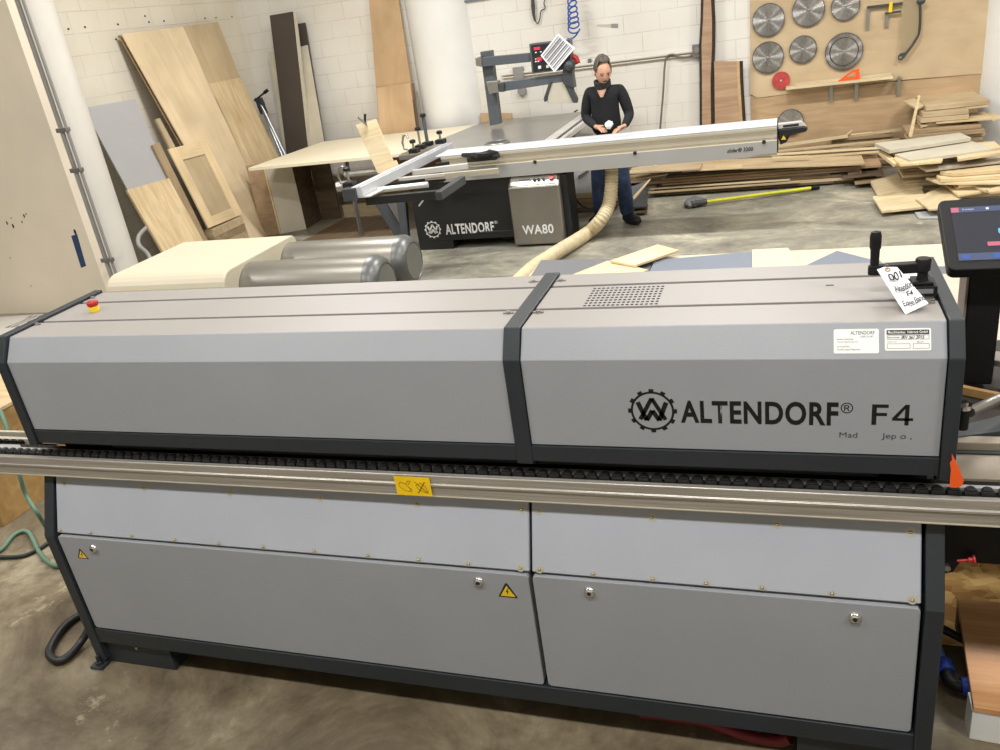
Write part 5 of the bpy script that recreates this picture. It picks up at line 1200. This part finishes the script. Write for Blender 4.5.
tag(MB().prism([Vector((bb[0].x, bb[0].y - .05, osz - .021)), Vector((bb[1].x, bb[1].y - .05, osz - .021)), Vector((bb[1].x, bb[1].y - .01, osz - .021)), Vector((bb[0].x, bb[0].y - .01, osz - .021))], (0, 0, -(osz - .021))).build('support_block', 'pile_dark', origin=(bb[0].x, bb[0].y, 0)), 'dark block holding up the rear edge of the wood-grain panel', 'block')
tag(MB().tube([at_z(925, 618, .12), at_z(943, 629, .10), at_z(970, 643, .06)], .014, 10).build('black_pipe', 'rubber', origin=(.6, 2.6, 0)), 'short black pipe running under the wood-grain panel', 'pipe')
bp = thing('air_pipe', at_z(945, 675, 0), 'blue air pipe with black elbow and blue caps beside the machine end', 'pipe')
MB().tube([at_z(930, 625, .10), at_z(939, 650, .08), at_z(945, 668, .06)], .013, 12).build('pipe', 'blue_pale', bp)
MB().tube([at_z(943, 662, .06), at_z(947, 673, .06)], .026, 14).build('pipe_nut', 'blue_plastic', bp)
MB().tube(smooth([at_z(946, 671, .06), at_z(949, 681, .055), at_z(957, 686, .055), at_z(965, 686, .055)]), .02, 12).build('elbow', 'black_plastic', bp)
MB().tube([at_z(961, 686, .055), at_z(975, 687, .055)], .027, 14).build('pipe_nut', 'blue_plastic', bp)

# ================================================================== PERSON
PR = thing('person', (-1.68, 8.42, 0), 'person in black long-sleeved top, jeans and neck scarf, head bowed over the saw, hands together', 'person')
def skin(name, V, E, rad, mat, root=0, lv=2, wloc_=None):
    off = wloc(PR); me = bpy.data.meshes.new(name); me.from_pydata([tuple(Vector(v) - off) for v in V], E, [])
    o = bpy.data.objects.new(name, me); COL.objects.link(o); o.parent = PR; me.materials.append(MATS[mat])
    md = o.modifiers.new('skin', 'SKIN'); md.use_smooth_shade = True; md.branch_smoothing = .6
    sv = me.skin_vertices[0].data
    for i, r_ in enumerate(rad): sv[i].radius = r_ if isinstance(r_, tuple) else (r_, r_); sv[i].use_root = (i == root)
    s = o.modifiers.new('sub', 'SUBSURF'); s.levels = lv; s.render_levels = lv
    return o
HL, HR_ = at_y(602, 129, 8.20), at_y(617, 129.5, 8.20)
ucl = Vector((-1.688, 8.435, 1.315)); pel, wai, che, nb = Vector((-1.70, 8.47, .93)), Vector((-1.70, 8.46, 1.06)), Vector((-1.69, 8.43, 1.24)), Vector((-1.69, 8.42, 1.375))
shL, shR = Vector((-1.84, 8.44, 1.345)), Vector((-1.53, 8.44, 1.34)); elL, elR = Vector((-1.905, 8.46, 1.09)), Vector((-1.455, 8.45, 1.08))
wrL = HL + Vector((-.07, .06, .015)); wrR = HR_ + Vector((.065, .06, .015))
kneeL, kneeR = Vector((-1.83, 8.46, .50)), Vector((-1.57, 8.42, .50)); anL, anR = Vector((-1.85, 8.52, .10)), Vector((-1.55, 8.44, .10))
headc = Vector((-1.665, 8.335, 1.515))
# the figure itself, one surface from ankles to neck and wrists
skin('body', [pel, wai, che, nb, headc + Vector((0, .02, -.03)), shL, elL, wrL, HL, shR, elR, wrR, HR_, pel + Vector((-.09, 0, -.05)), kneeL, anL, pel + Vector((.09, 0, -.05)), kneeR, anR],
     [(0, 1), (1, 2), (2, 3), (3, 4), (2, 5), (5, 6), (6, 7), (7, 8), (2, 9), (9, 10), (10, 11), (11, 12), (0, 13), (13, 14), (14, 15), (0, 16), (16, 17), (17, 18)],
     [(.10, .06), (.09, .055), (.09, .055), .047, .052, .03, .03, .022, (.028, .016), .03, .03, .022, (.028, .016), .06, .04, .035, .06, .04, .035], 'skin')
skin('sweater', [pel + Vector((0, 0, -.05)), wai, che, ucl, shL, elL, wrL, shR, elR, wrR, nb + Vector((0, .012, -.02))],
     [(0, 1), (1, 2), (2, 3), (3, 4), (4, 5), (5, 6), (3, 7), (7, 8), (8, 9), (3, 10)],
     [(.175, .12), (.162, .115), (.172, .12), (.12, .10), (.07, .072), .054, .036, (.07, .072), .054, .036, (.07, .065)], 'sweater_black')
skin('jeans', [pel + Vector((0, 0, -.06)), pel + Vector((-.085, 0, -.14)), kneeL, anL + Vector((0, 0, -.045)), pel + Vector((.085, 0, -.14)), kneeR, anR + Vector((0, 0, -.045))],
     [(0, 1), (1, 2), (2, 3), (0, 4), (4, 5), (5, 6)], [(.145, .11), .10, .082, .08, .10, .082, .08], 'jeans')
for an, ang in ((anL, -.35), (anR, .75)):
    Mr = Matrix.Rotation(ang, 3, 'Z'); b = MB().ball(Vector((an.x, an.y, .045)) + Mr @ Vector((0, -.07, .005)), (.062, .155, .06), 16, Mr)
    for v in b.v: v.z = max(v.z, .004)
    b.build('shoe', 'shoe', PR)
# head, bowed and turned a little
Hm = Matrix.Rotation(R(24), 3, 'Z') @ Matrix.Rotation(R(20), 3, 'X')
b = MB(); n, kk = 24, 16; vs, fs = [], []
for i in range(kk + 1):
    th = math.pi * i / kk
    for j in range(n):
        a = 2 * math.pi * j / n; x, y, z_ = math.sin(th) * math.cos(a), math.sin(th) * math.sin(a), math.cos(th)
        X_, Y_, Z_ = x * .076, y * .095, z_ * .115
        if z_ < 0: X_ *= 1 - .32 * z_ * z_; Y_ *= 1 - (.12 if y < 0 else .3) * z_ * z_
        f_ = max(0, -y) ** 2
        if abs(x) < .28: Y_ -= f_ * .022 * max(0, 1 - abs(z_ + .16) / .2) * (1 - abs(x) / .28)      # nose
        for ex_ in (-.42, .42): Y_ += f_ * .010 * math.exp(-((x - ex_) ** 2 / .02 + (z_ - .03) ** 2 / .012))   # eye sockets
        vs.append(headc + Hm @ Vector((X_, Y_, Z_)))
for i in range(kk):
    for j in range(n): fs.append((i * n + j, (i + 1) * n + j, (i + 1) * n + (j + 1) % n, i * n + (j + 1) % n))
b.add(vs, fs, True); hd = b.build('head', 'skin', PR)
def hp(x, y, z_): return headc + Hm @ Vector((x, y, z_))
for s in (-1, 1):
    MB().ball(hp(s * .031, -.083, .004), (.012, .006, .006), 10, Hm).build('eye', 'ink', hd)
    MB().tube([hp(s * .048, -.079, .020), hp(s * .032, -.0905, .026), hp(s * .014, -.092, .021)], .0035, 6).build('eyebrow', 'hair_grey', hd)
    MB().ball(hp(s * .078, .005, -.002), (.010, .018, .030), 10, Hm).build('ear', 'skin', hd)
MB().tube([hp(-.024, -.082, -.058), hp(0, -.090, -.055), hp(.024, -.082, -.058)], [.003, .005, .003], 6).build('mouth', 'scarf_dark', hd)
b = MB().ball(headc + Hm @ Vector((0, .022, .026)), (.086, .098, .112), 28, Hm)
rn = random.Random(2); keep = []
for v in b.v:
    l = Hm.inverted() @ (v - headc)
    if l.y < -.045 and l.z < .075: v -= Hm @ Vector((0, -.05, 0)); v += Hm @ Vector((0, .03, 0))
    else: v += Hm @ Vector((rn.uniform(-.006, .006), rn.uniform(-.006, .006), rn.uniform(-.003, .012) + (.02 if l.z > .08 else 0)))
b.build('hair', 'hair_grey', hd)
b = MB()
for k_ in range(3): b.tube([nb + Vector((.066 * math.cos(a), -.02 + .066 * math.sin(a) - .006 * k_, .022 + .018 * k_ - .028 * (math.sin(a) < 0) * abs(math.sin(a)))) for a in [2 * math.pi * i / 20 for i in range(20)]], .018, 8, closed=True)
b.build('scarf', 'scarf_dark', PR)
MB().add([nb + Vector(p) for p in ((-.045, -.108, -.02), (.045, -.108, -.02), (.012, -.122, -.085), (-.012, -.122, -.085))], [(0, 1, 2, 3)]).prism([nb + Vector(p) for p in ((-.045, -.103, -.02), (.045, -.103, -.02), (.012, -.116, -.085), (-.012, -.116, -.085))], (0, .02, 0)).build('open_collar', 'skin', PR)
MB().tube(smooth([nb + Vector(p) for p in ((-.045, -.108, -.01), (-.02, -.122, -.05), (0, -.128, -.07), (.02, -.122, -.05), (.045, -.108, -.01))]), .002, 5).build('necklace', 'zinc', PR)
# hands: palm, four fingers and a thumb each
for H_, s in ((HL, 1), (HR_, -1)):
    wr = wrL if s == 1 else wrR; d = (H_ - wr).normalized(); up_ = Vector((0, 0, 1)); side = d.cross(up_).normalized()
    V = [wr, wr + d * .055]; E = [(0, 1)]; rad = [(.024, .018), (.030, .014)]
    for i, (o_f, ln) in enumerate(((-.027, .052), (-.009, .06), (.009, .056), (.027, .045))):
        base = wr + d * .085 + side * o_f; i0 = len(V)
        V += [base, base + d * ln * .45 + up_ * -.006, base + d * ln + up_ * -.024]; E += [(1, i0), (i0, i0 + 1), (i0 + 1, i0 + 2)]; rad += [.010, .009, .0075]
    i0 = len(V); th_ = wr + d * .03 - side * .03 * (1)
    V += [th_ + up_ * .012, th_ + d * .04 - side * .012 + up_ * .016]; E += [(0, i0), (i0, i0 + 1)]; rad += [.011, .009]
    skin('hand', V, E, rad, 'skin', 0, 1)
hb = (HL + HR_) / 2 + Vector((-.0, -.02, .045))
b = MB().ball(hb, (.042, .03, .036), 14)
rn = random.Random(5)
for v in b.v: v += Vector((rn.uniform(-.008, .008), rn.uniform(-.008, .008), rn.uniform(-.008, .008)))
tag(b.build('dust_mask', 'label_white', origin=hb), 'crumpled white cloth held in the hands of the person', 'cloth')

# ================================================================== LIGHT
def area(name, x, y, z, sx, sy, w, col=(1, .985, .96)):
    l = bpy.data.lights.new(name, 'AREA'); l.shape = 'RECTANGLE'; l.size = sx; l.size_y = sy; l.energy = w; l.color = col
    o = bpy.data.objects.new(name, l); COL.objects.link(o); o.location = (x, y, z)
for x in (-3.9, -.4, 3.1):
    for y, e in ((.2, 100), (3.7, 55), (6.9, 125)):
        area('ceiling_or_fill_lamp', x, y, 4.56, 1.25, .35, e)
area('ceiling_or_fill_lamp', -7.6, 2.6, 4.56, 1.25, .35, 90)  # added fill light that brightens the beige front-left wall
w = bpy.data.worlds.new('room_air'); scene.world = w; w.use_nodes = True
w.node_tree.nodes['Background'].inputs[0].default_value = (.8, .85, 1, 1); w.node_tree.nodes['Background'].inputs[1].default_value = .1
vs_ = scene.view_settings; vs_.view_transform = 'Standard'; vs_.look = 'None'; vs_.gamma = 1; vs_.use_curve_mapping = False; vs_.exposure = 0.32
